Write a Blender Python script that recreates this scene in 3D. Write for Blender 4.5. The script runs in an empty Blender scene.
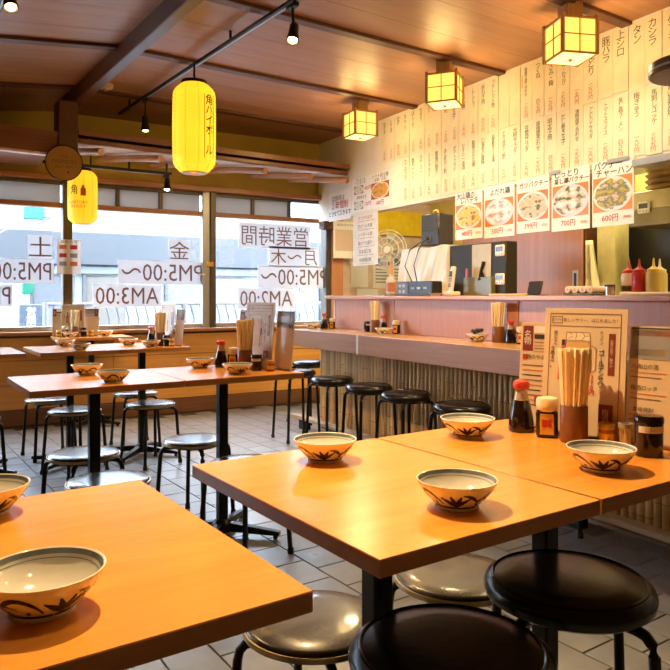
import bpy, bmesh, math, random
from mathutils import Vector, Matrix

random.seed(7)
R = math.radians
PI = math.pi
sc = bpy.context.scene
COL = sc.collection

# ------------------------------------------------------------------ camera
EYE = 1.10
FPX = 695.0
cam_d = bpy.data.cameras.new('camera')
cam_d.sensor_width = 36.0
cam_d.lens = 36.0 * FPX / 670.0
cam_d.shift_y = -39.0 / 670.0
cam_d.clip_start = 0.05
cam_d.clip_end = 200
cam = bpy.data.objects.new('camera', cam_d)
COL.objects.link(cam)
cam.location = (0, 0, EYE)
cam.rotation_euler = (R(90), 0, R(-30))
sc.camera = cam

# ------------------------------------------------------------------ world, exposure
world = bpy.data.worlds.new('overcast_sky')
sc.world = world
world.use_nodes = True
bg = world.node_tree.nodes['Background']
bg.inputs['Color'].default_value = (0.70, 0.845, 1.0, 1)
bg.inputs['Strength'].default_value = 14.0
sc.view_settings.view_transform = 'Standard'
sc.view_settings.look = 'None'
sc.view_settings.gamma = 1.0
sc.view_settings.use_curve_mapping = False
sc.view_settings.exposure = 0.82
sc.cycles.max_bounces = 8
sc.cycles.diffuse_bounces = 4
sc.cycles.glossy_bounces = 4
sc.cycles.transparent_max_bounces = 12
sc.cycles.sample_clamp_indirect = 6.0
sc.cycles.caustics_reflective = False
sc.cycles.caustics_refractive = False

SPOT_W = 62.0       # track spots
BOX_W = 4.6         # paper box lamps


def area(name, loc, size, power, col, rot=(0, 0, 0)):
    d = bpy.data.lights.new(name, 'AREA')
    d.shape = 'RECTANGLE'
    d.size, d.size_y = size
    d.energy = power
    d.color = col
    o = bpy.data.objects.new(name, d)
    COL.objects.link(o)
    o.location = loc
    o.rotation_euler = rot
    return o


# the fluorescent tubes over the kitchen
area('kitchen_tube_light', (4.1, 3.9, 2.55), (0.25, 2.2), 40, (1.0, 0.86, 0.5))
area('kitchen_tube_light', (4.15, 1.9, 2.55), (0.25, 1.6), 24, (1.0, 0.84, 0.42))

# ------------------------------------------------------------------ points from measured picture positions
_fw = Vector((0.5, math.sqrt(3) / 2, 0))
_rt = Vector((math.sqrt(3) / 2, -0.5, 0))


def _ray(u, v):
    return _fw + _rt * ((u - 335) / FPX) + Vector((0, 0, (296 - v) / FPX))


def on_x(u, v, x):
    d = _ray(u, v)
    return Vector((0, 0, EYE)) + d * (x / d.x)


def on_y(u, v, y):
    d = _ray(u, v)
    return Vector((0, 0, EYE)) + d * (y / d.y)


def on_z(u, v, z):
    d = _ray(u, v)
    return Vector((0, 0, EYE)) + d * ((z - EYE) / d.z)


# ------------------------------------------------------------------ materials
_m = {}


def nmat(name):
    m = bpy.data.materials.new(name)
    m.use_nodes = True
    nt = m.node_tree
    return m, nt, nt.nodes['Principled BSDF']


def plain(name, col, rough=0.5, metal=0.0, var=0.08, scale=14.0, bump=0.0, spec=0.5, coat=0.0):
    """base colour broken up a little by noise"""
    if name in _m:
        return _m[name]
    m, nt, b = nmat(name)
    b.inputs['Roughness'].default_value = rough
    b.inputs['Metallic'].default_value = metal
    b.inputs['Specular IOR Level'].default_value = spec
    b.inputs['Coat Weight'].default_value = coat
    b.inputs['Coat Roughness'].default_value = 0.08
    tc = nt.nodes.new('ShaderNodeTexCoord')
    no = nt.nodes.new('ShaderNodeTexNoise')
    no.inputs['Scale'].default_value = scale
    no.inputs['Detail'].default_value = 4
    nt.links.new(tc.outputs['Object'], no.inputs['Vector'])
    rp = nt.nodes.new('ShaderNodeValToRGB')
    lo = [max(0, c * (1 - var)) for c in col]
    hi = [min(1, c * (1 + var)) for c in col]
    rp.color_ramp.elements[0].position = 0.3
    rp.color_ramp.elements[1].position = 0.7
    rp.color_ramp.elements[0].color = (*lo, 1)
    rp.color_ramp.elements[1].color = (*hi, 1)
    nt.links.new(no.outputs['Fac'], rp.inputs['Fac'])
    nt.links.new(rp.outputs['Color'], b.inputs['Base Color'])
    if bump:
        bp = nt.nodes.new('ShaderNodeBump')
        bp.inputs['Strength'].default_value = bump
        bp.inputs['Distance'].default_value = 0.01
        nt.links.new(no.outputs['Fac'], bp.inputs['Height'])
        nt.links.new(bp.outputs['Normal'], b.inputs['Normal'])
    _m[name] = m
    return m


def wood(name, c1, c2, axis='x', rough=0.35, fine=38.0, stretch=0.05, bump=0.03, coat=0.0, rnd=0.0):
    """grain: noise stretched along one object axis; rnd shifts each piece a little"""
    if name in _m:
        return _m[name]
    m, nt, b = nmat(name)
    b.inputs['Roughness'].default_value = rough
    b.inputs['Coat Weight'].default_value = coat
    b.inputs['Coat Roughness'].default_value = 0.12
    tc = nt.nodes.new('ShaderNodeTexCoord')
    mp = nt.nodes.new('ShaderNodeMapping')
    s = [1.0, 1.0, 1.0]
    s['xyz'.index(axis)] = stretch
    mp.inputs['Scale'].default_value = s
    nt.links.new(tc.outputs['Object'], mp.inputs['Vector'])
    oi = nt.nodes.new('ShaderNodeObjectInfo')
    sh = nt.nodes.new('ShaderNodeVectorMath')
    sh.operation = 'SCALE'
    sh.inputs[0].default_value = (3.1, 2.3, 1.7)
    nt.links.new(oi.outputs['Random'], sh.inputs['Scale'])
    nt.links.new(sh.outputs['Vector'], mp.inputs['Location'])
    no = nt.nodes.new('ShaderNodeTexNoise')
    no.inputs['Scale'].default_value = fine
    no.inputs['Detail'].default_value = 6
    no.inputs['Roughness'].default_value = 0.6
    no.inputs['Distortion'].default_value = 0.6
    nt.links.new(mp.outputs['Vector'], no.inputs['Vector'])
    rp = nt.nodes.new('ShaderNodeValToRGB')
    rp.color_ramp.elements[0].position = 0.28
    rp.color_ramp.elements[1].position = 0.72
    rp.color_ramp.elements[0].color = (*c1, 1)
    rp.color_ramp.elements[1].color = (*c2, 1)
    nt.links.new(no.outputs['Fac'], rp.inputs['Fac'])
    out = rp.outputs['Color']
    if rnd:
        hs = nt.nodes.new('ShaderNodeHueSaturation')
        mr = nt.nodes.new('ShaderNodeMapRange')
        mr.inputs['To Min'].default_value = 1 - rnd
        mr.inputs['To Max'].default_value = 1 + rnd
        nt.links.new(oi.outputs['Random'], mr.inputs['Value'])
        nt.links.new(mr.outputs['Result'], hs.inputs['Value'])
        nt.links.new(out, hs.inputs['Color'])
        out = hs.outputs['Color']
    nt.links.new(out, b.inputs['Base Color'])
    bp = nt.nodes.new('ShaderNodeBump')
    bp.inputs['Strength'].default_value = bump
    bp.inputs['Distance'].default_value = 0.004
    nt.links.new(no.outputs['Fac'], bp.inputs['Height'])
    nt.links.new(bp.outputs['Normal'], b.inputs['Normal'])
    _m[name] = m
    return m


def glow(name, col, strength, base=None):
    if name in _m:
        return _m[name]
    m, nt, b = nmat(name)
    b.inputs['Base Color'].default_value = (*(base or col), 1)
    b.inputs['Roughness'].default_value = 0.7
    b.inputs['Emission Color'].default_value = (*col, 1)
    b.inputs['Emission Strength'].default_value = strength
    _m[name] = m
    return m


def glass(name, tint=(1, 1, 1), gloss=0.07):
    if name in _m:
        return _m[name]
    m, nt, b = nmat(name)
    nt.nodes.remove(b)
    tr = nt.nodes.new('ShaderNodeBsdfTransparent')
    tr.inputs['Color'].default_value = (*tint, 1)
    gl = nt.nodes.new('ShaderNodeBsdfGlossy')
    gl.inputs['Roughness'].default_value = 0.03
    mx = nt.nodes.new('ShaderNodeMixShader')
    mx.inputs['Fac'].default_value = gloss
    nt.links.new(tr.outputs[0], mx.inputs[1])
    nt.links.new(gl.outputs[0], mx.inputs[2])
    nt.links.new(mx.outputs[0], nt.nodes['Material Output'].inputs['Surface'])
    _m[name] = m
    return m


def paper(name, col, through=0.4):
    if name in _m:
        return _m[name]
    m, nt, b = nmat(name)
    nt.nodes.remove(b)
    di = nt.nodes.new('ShaderNodeBsdfDiffuse')
    tr = nt.nodes.new('ShaderNodeBsdfTranslucent')
    for n in (di, tr):
        n.inputs['Color'].default_value = (*col, 1)
    mx = nt.nodes.new('ShaderNodeMixShader')
    mx.inputs['Fac'].default_value = through
    nt.links.new(di.outputs[0], mx.inputs[1])
    nt.links.new(tr.outputs[0], mx.inputs[2])
    nt.links.new(mx.outputs[0], nt.nodes['Material Output'].inputs['Surface'])
    _m[name] = m
    return m


def food(name, back, plate, c1, c2, c3, scale=7.0, ry=0.50, rx=0.50):
    """printed photograph of a dish: ground colour, round plate, mottled food (generated coordinates)"""
    if name in _m:
        return _m[name]
    m, nt, b = nmat(name)
    b.inputs['Roughness'].default_value = 0.3
    tc = nt.nodes.new('ShaderNodeTexCoord')
    mp = nt.nodes.new('ShaderNodeMapping')
    mp.inputs['Location'].default_value = (-0.5, -0.5, 0)
    nt.links.new(tc.outputs['Generated'], mp.inputs['Vector'])
    sp = nt.nodes.new('ShaderNodeSeparateXYZ')
    nt.links.new(mp.outputs['Vector'], sp.inputs[0])

    def math_(op, a, b_):
        n = nt.nodes.new('ShaderNodeMath')
        n.operation = op
        for i, v in enumerate((a, b_)):
            if isinstance(v, (int, float)):
                n.inputs[i].default_value = v
            else:
                nt.links.new(v, n.inputs[i])
        return n.outputs[0]
    dx = math_('DIVIDE', sp.outputs['X'], rx)
    dy = math_('DIVIDE', sp.outputs['Y'], ry)
    d = math_('SQRT', math_('ADD', math_('MULTIPLY', dx, dx), math_('MULTIPLY', dy, dy)), 0)
    no = nt.nodes.new('ShaderNodeTexNoise')
    no.inputs['Scale'].default_value = scale
    no.inputs['Detail'].default_value = 3
    nt.links.new(tc.outputs['Generated'], no.inputs['Vector'])
    rp = nt.nodes.new('ShaderNodeValToRGB')
    e = rp.color_ramp.elements
    e[0].position = 0.36
    e[0].color = (*c1, 1)
    e[1].position = 0.62
    e[1].color = (*c3, 1)
    k = e.new(0.5)
    k.color = (*c2, 1)
    nt.links.new(no.outputs['Fac'], rp.inputs['Fac'])
    d2 = math_('ADD', d, math_('MULTIPLY', math_('SUBTRACT', no.outputs['Fac'], 0.5), 0.5))
    m1 = nt.nodes.new('ShaderNodeMix')
    m1.data_type = 'RGBA'
    nt.links.new(math_('GREATER_THAN', d2, 0.86), m1.inputs['Factor'])
    nt.links.new(rp.outputs['Color'], m1.inputs[6])
    m1.inputs[7].default_value = (*plate, 1)
    m2 = nt.nodes.new('ShaderNodeMix')
    m2.data_type = 'RGBA'
    nt.links.new(math_('GREATER_THAN', d, 1.0), m2.inputs['Factor'])
    nt.links.new(m1.outputs[2], m2.inputs[6])
    m2.inputs[7].default_value = (*back, 1)
    nt.links.new(m2.outputs[2], b.inputs['Base Color'])
    _m[name] = m
    return m


M_TABLE = wood('table_wood', (0.68, 0.255, 0.034), (0.82, 0.345, 0.06), 'x', 0.235, 26, 0.09, 0.010, coat=0.0, rnd=0.05)
M_EDGE = wood('table_edge_wood', (0.42, 0.145, 0.028), (0.54, 0.21, 0.045), 'x', 0.35, 40, 0.06, 0.02)
M_BLACK = plain('black_metal', (0.007, 0.0065, 0.0065), 0.34, 0.0, 0.2, 30, spec=0.3)
M_VINYL = plain('black_vinyl', (0.009, 0.0075, 0.007), 0.24, 0.0, 0.3, 60, 0.04, spec=0.4, coat=0.05)
M_THINSEAT = plain('dark_worn_seat', (0.05, 0.042, 0.038), 0.27, 0.0, 0.35, 34, 0.03, coat=0.35)
M_CHROME = plain('worn_brass_band', (0.42, 0.33, 0.18), 0.3, 0.9, 0.15, 40)
M_RUBBER = plain('black_rubber', (0.01, 0.01, 0.01), 0.8)
M_CEIL = wood('ceiling_board', (0.36, 0.165, 0.078), (0.48, 0.24, 0.12), 'x', 0.42, 20, 0.05, 0.02, rnd=0.1)
M_BEAM = wood('dark_beam_wood', (0.085, 0.03, 0.016), (0.13, 0.05, 0.026), 'y', 0.38, 24, 0.06, 0.04)
M_BATTEN = wood('batten_wood', (0.085, 0.028, 0.012), (0.13, 0.045, 0.02), 'x', 0.45, 24, 0.06, 0.04)
M_EAVE = wood('eave_wood', (0.17, 0.06, 0.026), (0.25, 0.095, 0.042), 'x', 0.33, 24, 0.05, 0.04)
M_LINTEL = wood('lintel_wood', (0.33, 0.125, 0.04), (0.46, 0.19, 0.06), 'x', 0.35, 26, 0.05, 0.03)
M_GOLD = plain('mustard_plaster', (0.50, 0.34, 0.05), 0.85, var=0.06, scale=5, bump=0.05)
M_WHITE = plain('white_plaster', (0.82, 0.76, 0.66), 0.8, var=0.03, scale=6)
M_LOWPANEL = wood('orange_wall_panel', (0.62, 0.27, 0.05), (0.76, 0.37, 0.085), 'x', 0.35, 30, 0.05, 0.03, rnd=0.06)
M_DARKBASE = wood('dark_base_board', (0.14, 0.055, 0.02), (0.20, 0.08, 0.03), 'x', 0.5, 30, 0.05, 0.03)
M_FRAME = plain('bronze_window_frame', (0.11, 0.09, 0.075), 0.4, 0.4, 0.1)
M_STEEL = plain('grey_aluminium', (0.42, 0.42, 0.41), 0.35, 0.5, 0.06)
M_COUNTER = wood('counter_top_wood', (0.56, 0.30, 0.11), (0.70, 0.40, 0.16), 'y', 0.2, 28, 0.06, 0.015)
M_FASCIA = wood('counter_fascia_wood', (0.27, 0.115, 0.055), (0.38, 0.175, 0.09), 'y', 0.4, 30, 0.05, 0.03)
M_PINK = wood('pink_brown_laminate', (0.47, 0.205, 0.13), (0.56, 0.26, 0.17), 'z', 0.35, 40, 0.06, 0.01)
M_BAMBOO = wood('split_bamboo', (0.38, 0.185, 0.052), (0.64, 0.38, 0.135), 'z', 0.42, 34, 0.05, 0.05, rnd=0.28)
M_BAMNODE = plain('bamboo_node', (0.24, 0.13, 0.055), 0.6)
M_POLE = wood('bamboo_pole', (0.42, 0.19, 0.07), (0.56, 0.28, 0.12), 'y', 0.28, 26, 0.05, 0.03)
M_KERB = wood('foot_rail_wood', (0.40, 0.26, 0.13), (0.52, 0.36, 0.20), 'y', 0.5, 30, 0.06, 0.03)
M_SHEET = paper('white_sheet', (0.82, 0.83, 0.86), 0.30)
M_STRIP = plain('cream_paper', (0.80, 0.72, 0.52), 0.7, var=0.05, scale=9)
M_POSTER = plain('poster_paper', (0.88, 0.84, 0.80), 0.45, var=0.02)
M_BROWNINK = plain('brown_ink', (0.22, 0.115, 0.07), 0.7)
M_INK = plain('black_ink', (0.03, 0.025, 0.02), 0.6)
M_REDINK = plain('red_ink', (0.50, 0.035, 0.03), 0.6)
M_RUST = plain('rust_ink', (0.45, 0.10, 0.04), 0.6)
M_CERAMIC = plain('glazed_ceramic', (0.88, 0.84, 0.73), 0.12, var=0.05, scale=30, coat=0.3)
M_CERIN = plain('pale_grey_glaze', (0.66, 0.64, 0.58), 0.1, var=0.04, scale=20, coat=0.3)
M_BAND = plain('blue_grey_glaze', (0.20, 0.22, 0.24), 0.15, var=0.15, scale=40)
M_STROKE = plain('iron_brush_glaze', (0.045, 0.032, 0.032), 0.2, var=0.3, scale=40)
M_GLASS = glass('window_glass', (0.96, 0.98, 1.0), 0.06)
M_FROST = paper('frosted_glass', (0.46, 0.44, 0.42), 0.35)
M_STICK = wood('pale_chopstick_wood', (0.88, 0.70, 0.42), (0.95, 0.82, 0.56), 'z', 0.5, 60, 0.05, 0.02, rnd=0.1)
M_TUBE = wood('brown_bamboo_tube', (0.16, 0.06, 0.025), (0.25, 0.10, 0.045), 'z', 0.35, 40, 0.06, 0.03)
M_SOY = plain('soy_sauce_glass', (0.016, 0.008, 0.006), 0.06, var=0.1, coat=0.4)
M_CLEAR = plain('clear_bottle_neck', (0.42, 0.33, 0.27), 0.08, var=0.05, coat=0.4)
M_REDCAP = plain('red_cap', (0.62, 0.055, 0.03), 0.3)
M_CREAMCAP = plain('cream_cap', (0.80, 0.68, 0.48), 0.4)
M_YELLOW = plain('yellow_label', (0.72, 0.42, 0.06), 0.4)
M_BOARD = plain('kraft_menu_board', (0.70, 0.53, 0.36), 0.35, var=0.04, scale=8)
M_MAROON = plain('maroon_print', (0.22, 0.035, 0.03), 0.4)
M_GREYPRINT = plain('grey_print', (0.30, 0.30, 0.33), 0.4)
M_ORANGE = plain('orange_print', (0.65, 0.22, 0.07), 0.4)
M_WHITEPL = plain('white_plastic', (0.76, 0.72, 0.62), 0.35, var=0.04)
M_DARKPL = plain('dark_plastic', (0.025, 0.025, 0.028), 0.35, var=0.15)
M_SCREEN = plain('timer_screen', (0.05, 0.055, 0.045), 0.2)


# ------------------------------------------------------------------ mesh building
class B:
    def __init__(s):
        s.bm = bmesh.new()

    def box(s, c, size, rot=None, bev=0.0, seg=1):
        r = bmesh.ops.create_cube(s.bm, size=1.0)
        vs = r['verts']
        mt = Matrix.Translation(c) @ (rot.to_4x4() if rot is not None else Matrix()) @ Matrix.Diagonal((*size, 1))
        bmesh.ops.transform(s.bm, matrix=mt, verts=vs)
        if bev:
            es = list({e for v in vs for e in v.link_edges})
            bmesh.ops.bevel(s.bm, geom=es, offset=bev, segments=seg, affect='EDGES', profile=0.5)
        return s

    def span(s, x0, x1, y0, y1, z0, z1, bev=0.0):
        return s.box(((x0 + x1) / 2, (y0 + y1) / 2, (z0 + z1) / 2), (abs(x1 - x0), abs(y1 - y0), abs(z1 - z0)), bev=bev)

    def lathe(s, prof, seg=24, c=(0, 0, 0), sx=1.0, sy=1.0, closed=False):
        """prof: list of (r, z); ends with r==0 are capped"""
        rings = []
        for r, z in prof:
            if r <= 1e-6:
                rings.append([s.bm.verts.new((c[0], c[1], c[2] + z))])
            else:
                rings.append([s.bm.verts.new((c[0] + r * sx * math.cos(2 * PI * i / seg), c[1] + r * sy * math.sin(2 * PI * i / seg), c[2] + z)) for i in range(seg)])
        pairs = list(zip(rings, rings[1:]))
        if closed:
            pairs.append((rings[-1], rings[0]))
        for a, b in pairs:
            if len(a) == 1 and len(b) == 1:
                continue
            for i in range(seg):
                j = (i + 1) % seg
                if len(a) == 1:
                    s.bm.faces.new((a[0], b[j], b[i]))
                elif len(b) == 1:
                    s.bm.faces.new((a[i], a[j], b[0]))
                else:
                    s.bm.faces.new((a[i], a[j], b[j], b[i]))
        return s

    def tube(s, pts, r, seg=8, cap=True, radii=None):
        pts = [Vector(p) for p in pts]
        rings = []
        n = len(pts)
        up = Vector((0.13, 0.21, 1)).normalized()
        for i, p in enumerate(pts):
            d = (pts[min(i + 1, n - 1)] - pts[max(i - 1, 0)]).normalized()
            a = d.cross(up)
            if a.length < 0.05:
                a = d.cross(Vector((1, 0.3, 0)))
            a.normalize()
            b = d.cross(a).normalized()
            rr = radii[i] if radii else r
            rings.append([s.bm.verts.new(p + a * rr * math.cos(2 * PI * k / seg) + b * rr * math.sin(2 * PI * k / seg)) for k in range(seg)])
            up = b.cross(d) if False else up
        for a, b in zip(rings, rings[1:]):
            for k in range(seg):
                j = (k + 1) % seg
                s.bm.faces.new((a[k], a[j], b[j], b[k]))
        if cap:
            s.bm.faces.new(list(reversed(rings[0])))
            s.bm.faces.new(rings[-1])
        return s

    def poly(s, pts):
        s.bm.faces.new([s.bm.verts.new(p) for p in pts])
        return s

    def prism(s, poly, z0, z1):
        """poly: ccw xy outline"""
        a = [s.bm.verts.new((x, y, z0)) for x, y in poly]
        b = [s.bm.verts.new((x, y, z1)) for x, y in poly]
        n = len(poly)
        s.bm.faces.new(list(reversed(a)))
        s.bm.faces.new(b)
        for i in range(n):
            j = (i + 1) % n
            s.bm.faces.new((a[i], a[j], b[j], b[i]))
        return s

    def hexa(s, p):
        """p: 8 points, bottom 4 ccw then top 4 ccw"""
        v = [s.bm.verts.new(q) for q in p]
        for f in ((3, 2, 1, 0), (4, 5, 6, 7), (0, 1, 5, 4), (1, 2, 6, 5), (2, 3, 7, 6), (3, 0, 4, 7)):
            s.bm.faces.new([v[i] for i in f])
        return s

    def mesh(s, name, smooth=True, fix=True):
        if fix:
            bmesh.ops.recalc_face_normals(s.bm, faces=s.bm.faces)
        me = bpy.data.meshes.new(name)
        s.bm.to_mesh(me)
        s.bm.free()
        if smooth:
            me.shade_smooth()
            me.set_sharp_from_angle(angle=R(38))
        return me

    def obj(s, name, mat, parent=None, loc=None, rot=None, smooth=True, label=None, cat=None, group=None, kind=None):
        return mk(name, s.mesh(name, smooth), mat, parent, loc, rot, label, cat, group, kind)


def mk(name, me, mat=None, parent=None, loc=None, rot=None, label=None, cat=None, group=None, kind=None):
    o = bpy.data.objects.new(name, me)
    COL.objects.link(o)
    if mat is not None and me is not None and not me.materials:
        me.materials.append(mat)
    if parent is not None:
        o.parent = parent
    if loc is not None:
        o.location = loc
    if rot is not None:
        o.rotation_euler = rot
    return tag(o, label, cat, group, kind)


def tag(o, label=None, cat=None, group=None, kind=None):
    for k, v in (('label', label), ('category', cat), ('group', group), ('kind', kind)):
        if v:
            o[k] = v
    return o


def thing(name, label, cat, loc=(0, 0, 0), rotz=0.0, group=None, rot=None):
    o = bpy.data.objects.new(name, None)
    o.empty_display_size = 0.05
    COL.objects.link(o)
    o.location = loc
    o.rotation_euler = rot if rot is not None else (0, 0, rotz)
    return tag(o, label, cat, group)


def dup(o, parent=None, loc=None, rotz=None, label=None, group=None, scale=None):
    c = o.copy()
    COL.objects.link(c)
    c.parent = parent
    for ch in o.children:
        dup(ch, c)
    if loc is not None:
        c.location = loc
    if rotz is not None:
        c.rotation_euler = (0, 0, rotz)
    if label:
        c['label'] = label
    if group:
        c['group'] = group
    if scale:
        c.scale = (scale,) * 3
    return c


_tx = {}


def text_mesh(body, size, align='CENTER', xs=1.0, spacing=0.82, bold=0.0):
    key = (body, size, align, xs, bold)
    if key in _tx:
        return _tx[key]
    cu = bpy.data.curves.new('lettering', 'FONT')
    cu.body = body
    cu.size = size
    cu.align_x = align
    cu.align_y = 'CENTER'
    cu.space_line = spacing
    cu.offset = bold
    cu.resolution_u = 2
    o = bpy.data.objects.new('lettering', cu)
    COL.objects.link(o)
    dg = bpy.context.evaluated_depsgraph_get()
    me = bpy.data.meshes.new_from_object(o.evaluated_get(dg))
    me.name = 'lettering'
    bpy.data.objects.remove(o)
    bpy.data.curves.remove(cu)
    if xs != 1.0:
        me.transform(Matrix.Diagonal((xs, 1, 1, 1)))
    me.materials.clear()
    _tx[key] = me
    return me


def lettering(body, size, mat, parent, loc, rot, align='CENTER', xs=1.0, name='lettering', bold=0.0, spacing=0.82):
    me = text_mesh(body, size, align, xs, spacing, bold).copy()
    return mk(name, me, mat, parent, loc, rot)


def vert(s):
    return '\n'.join(s.replace('ー', '｜'))


ROT_Y = (R(90), 0, 0)            # faces -Y (towards the room from the window wall)
ROT_X = (R(90), 0, R(-90))       # faces -X (towards the room from the counter wall)

# ================================================================== STRUCTURE
YW = 6.42          # inner face of the window wall
XH = 3.52          # face of the wall over the kitchen hatch
ZC = 2.70          # ceiling boards
TR = R(4.5)        # tables, tiles and ceiling run a little askew to the walls


def struct(b, name, mat, **k):
    return b.obj(name, mat, kind='structure', **k)


# ---- floor and tiles
floor = struct(B().span(-2.6, 5.2, -2.6, 6.6, -0.06, -0.006), 'floor', plain('dark_grout', (0.055, 0.05, 0.045), 0.7),
               label='grey rectangular floor tiles with dark joints')


def tile_mat():
    m, nt, b = nmat('grey_floor_tile')
    tc = nt.nodes.new('ShaderNodeTexCoord')
    ge = nt.nodes.new('ShaderNodeNewGeometry')
    no = nt.nodes.new('ShaderNodeTexNoise')
    no.inputs['Scale'].default_value = 9
    no.inputs['Detail'].default_value = 5
    nt.links.new(ge.outputs['Position'], no.inputs['Vector'])
    oi = nt.nodes.new('ShaderNodeObjectInfo')
    ad = nt.nodes.new('ShaderNodeMath')
    ad.operation = 'MULTIPLY_ADD'
    nt.links.new(oi.outputs['Random'], ad.inputs[0])
    ad.inputs[1].default_value = 0.35
    nt.links.new(no.outputs['Fac'], ad.inputs[2])
    rp = nt.nodes.new('ShaderNodeValToRGB')
    rp.color_ramp.elements[0].position = 0.35
    rp.color_ramp.elements[1].position = 1.0
    rp.color_ramp.elements[0].color = (0.15, 0.153, 0.16, 1)
    rp.color_ramp.elements[1].color = (0.25, 0.255, 0.265, 1)
    nt.links.new(ad.outputs[0], rp.inputs['Fac'])
    nt.links.new(rp.outputs['Color'], b.inputs['Base Color'])
    r2 = nt.nodes.new('ShaderNodeMapRange')
    r2.inputs['To Min'].default_value = 0.22
    r2.inputs['To Max'].default_value = 0.42
    nt.links.new(no.outputs['Fac'], r2.inputs['Value'])
    nt.links.new(r2.outputs['Result'], b.inputs['Roughness'])
    bp = nt.nodes.new('ShaderNodeBump')
    bp.inputs['Strength'].default_value = 0.12
    bp.inputs['Distance'].default_value = 0.006
    nt.links.new(no.outputs['Fac'], bp.inputs['Height'])
    nt.links.new(bp.outputs['Normal'], b.inputs['Normal'])
    return m


M_TILE = tile_mat()
TW, TL = 0.155, 0.205


def tile_box(b, c=(0, 0, 0), rot=None):
    b.box(c, (TW - 0.006, TL - 0.006, 0.012), rot, bev=0.0015)


tb = B()
tile_box(tb, (0, 0, -0.006))
tile_me = tb.mesh('tile')
tile_me.materials.append(M_TILE)
cells = []
e1 = Vector((math.cos(TR), math.sin(TR)))
e2 = Vector((-math.sin(TR), math.cos(TR)))
for i in range(-22, 36):
    for j in range(-16, 36):
        p = e1 * (i * TW + 0.06) + e2 * (j * TL + (TL / 2 if i % 2 else 0))
        if not (-2.45 < p.x < 5.0 and -2.45 < p.y < 6.3):
            continue
        q = Vector((p.x, p.y, -EYE))
        t = q.dot(_fw)
        seen = t > 0.8 and abs(q.dot(_rt) / t) < 0.52 and p.x < 2.75
        cells.append((0 if seen else 1, t, p))
cells.sort(key=lambda c: (c[0], c[1]))
for n, (s_, t, p) in enumerate(cells[:300]):
    o = mk('tile', tile_me, None, floor, (p.x, p.y, 0), (0, 0, TR))
rest = B()
rm = Matrix.Rotation(TR, 3, 'Z')
for s_, t, p in cells[300:]:
    rest.box((p.x, p.y, -0.006), (TW - 0.006, TL - 0.006, 0.012), rm)
rest.obj('far_tiles', M_TILE, floor, kind='stuff')

# ---- ceiling: boards, battens
ceil = struct(B().span(-2.6, 5.2, -2.6, 6.6, 2.86, 2.92), 'ceiling', M_BEAM, label='brown boarded ceiling with dark cross battens')
CO = Vector((0.945, 5.85))


def cpt(a, b_, z):
    p = CO + e1 * a + e2 * b_
    return (p.x, p.y, z)


BW = 0.345
for k in range(-25, 2):
    y0 = k * BW + 0.13
    lo, hi = y0 + 0.0015, y0 + BW - 0.0015
    b = B()
    b.box((2.1, 0, 0.012), (4.2, BW - 0.003, 0.024))
    c = cpt(0.0, (lo + hi) / 2, ZC)
    b.obj('ceiling_board', M_CEIL, ceil, loc=c, rot=(0, 0, TR))
    b = B()
    b.box((-1.75, 0, 0.012), (3.5, BW - 0.003, 0.024))
    b.obj('ceiling_board', M_CEIL, ceil, loc=c, rot=(0, -math.atan(0.12), TR))
for k in range(-7, 1):
    y0 = -0.28 + k * 1.03
    b = B()
    b.box((2.1, 0, -0.011), (4.2, 0.070, 0.022), bev=0.003)
    b.obj('batten', M_BATTEN, ceil, loc=cpt(0.0, y0, ZC), rot=(0, 0, TR))
    b = B()
    b.box((-1.75, 0, -0.011), (3.5, 0.070, 0.022), bev=0.003)
    b.obj('batten', M_BATTEN, ceil, loc=cpt(0.0, y0, ZC), rot=(0, -math.atan(0.12), TR))
b = B()
b.box((0, -4.1, -0.052), (0.075, 8.4, 0.13), bev=0.006)
b.obj('ridge_beam', M_BEAM, ceil, loc=cpt(0.0, 0.0, ZC), rot=(0, 0, TR))

# ---- window wall
ww = struct(B().span(-2.6, 3.78, YW + 0.02, YW + 0.16, 0, 0.77), 'wall_window', M_DARKBASE, label='low orange boarded wall below the street windows')
for k, (z0, z1) in enumerate(((0.14, 0.34), (0.345, 0.55), (0.555, 0.745))):
    for x0, x1 in ((-2.55, -0.6), (-0.595, 1.4), (1.405, 3.76)):
        B().span(x0, x1, YW, YW + 0.02, z0, z1, bev=0.002).obj('wall_board', M_LOWPANEL, ww)
B().span(-2.6, 3.78, YW - 0.015, YW + 0.02, 0.0, 0.135, bev=0.004).obj('base_board', M_DARKBASE, ww)
B().span(-2.6, 3.78, YW - 0.05, YW + 0.16, 0.765, 0.795, bev=0.004).obj('window_sill', M_LINTEL, ww)
wu = struct(B().span(-2.6, 5.2, YW + 0.02, YW + 0.16, 2.15, 2.9), 'wall_above_window', M_GOLD, label='mustard plaster band above the street windows')
B().span(-2.6, 3.7, YW - 0.04, YW + 0.16, 2.105, 2.15, bev=0.004).obj('lintel', M_LINTEL, wu)
B().span(3.0, 3.02, YW - 0.01, YW + 0.02, 0, 0.01)
outlet = B().span(2.02, 2.10, YW - 0.012, YW, 0.26, 0.33, bev=0.004).obj('wall_outlet', plain('cream_plate', (0.72, 0.5, 0.2), 0.4), label='small cream outlet cover on the wall below the windows', cat='outlet')

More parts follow.
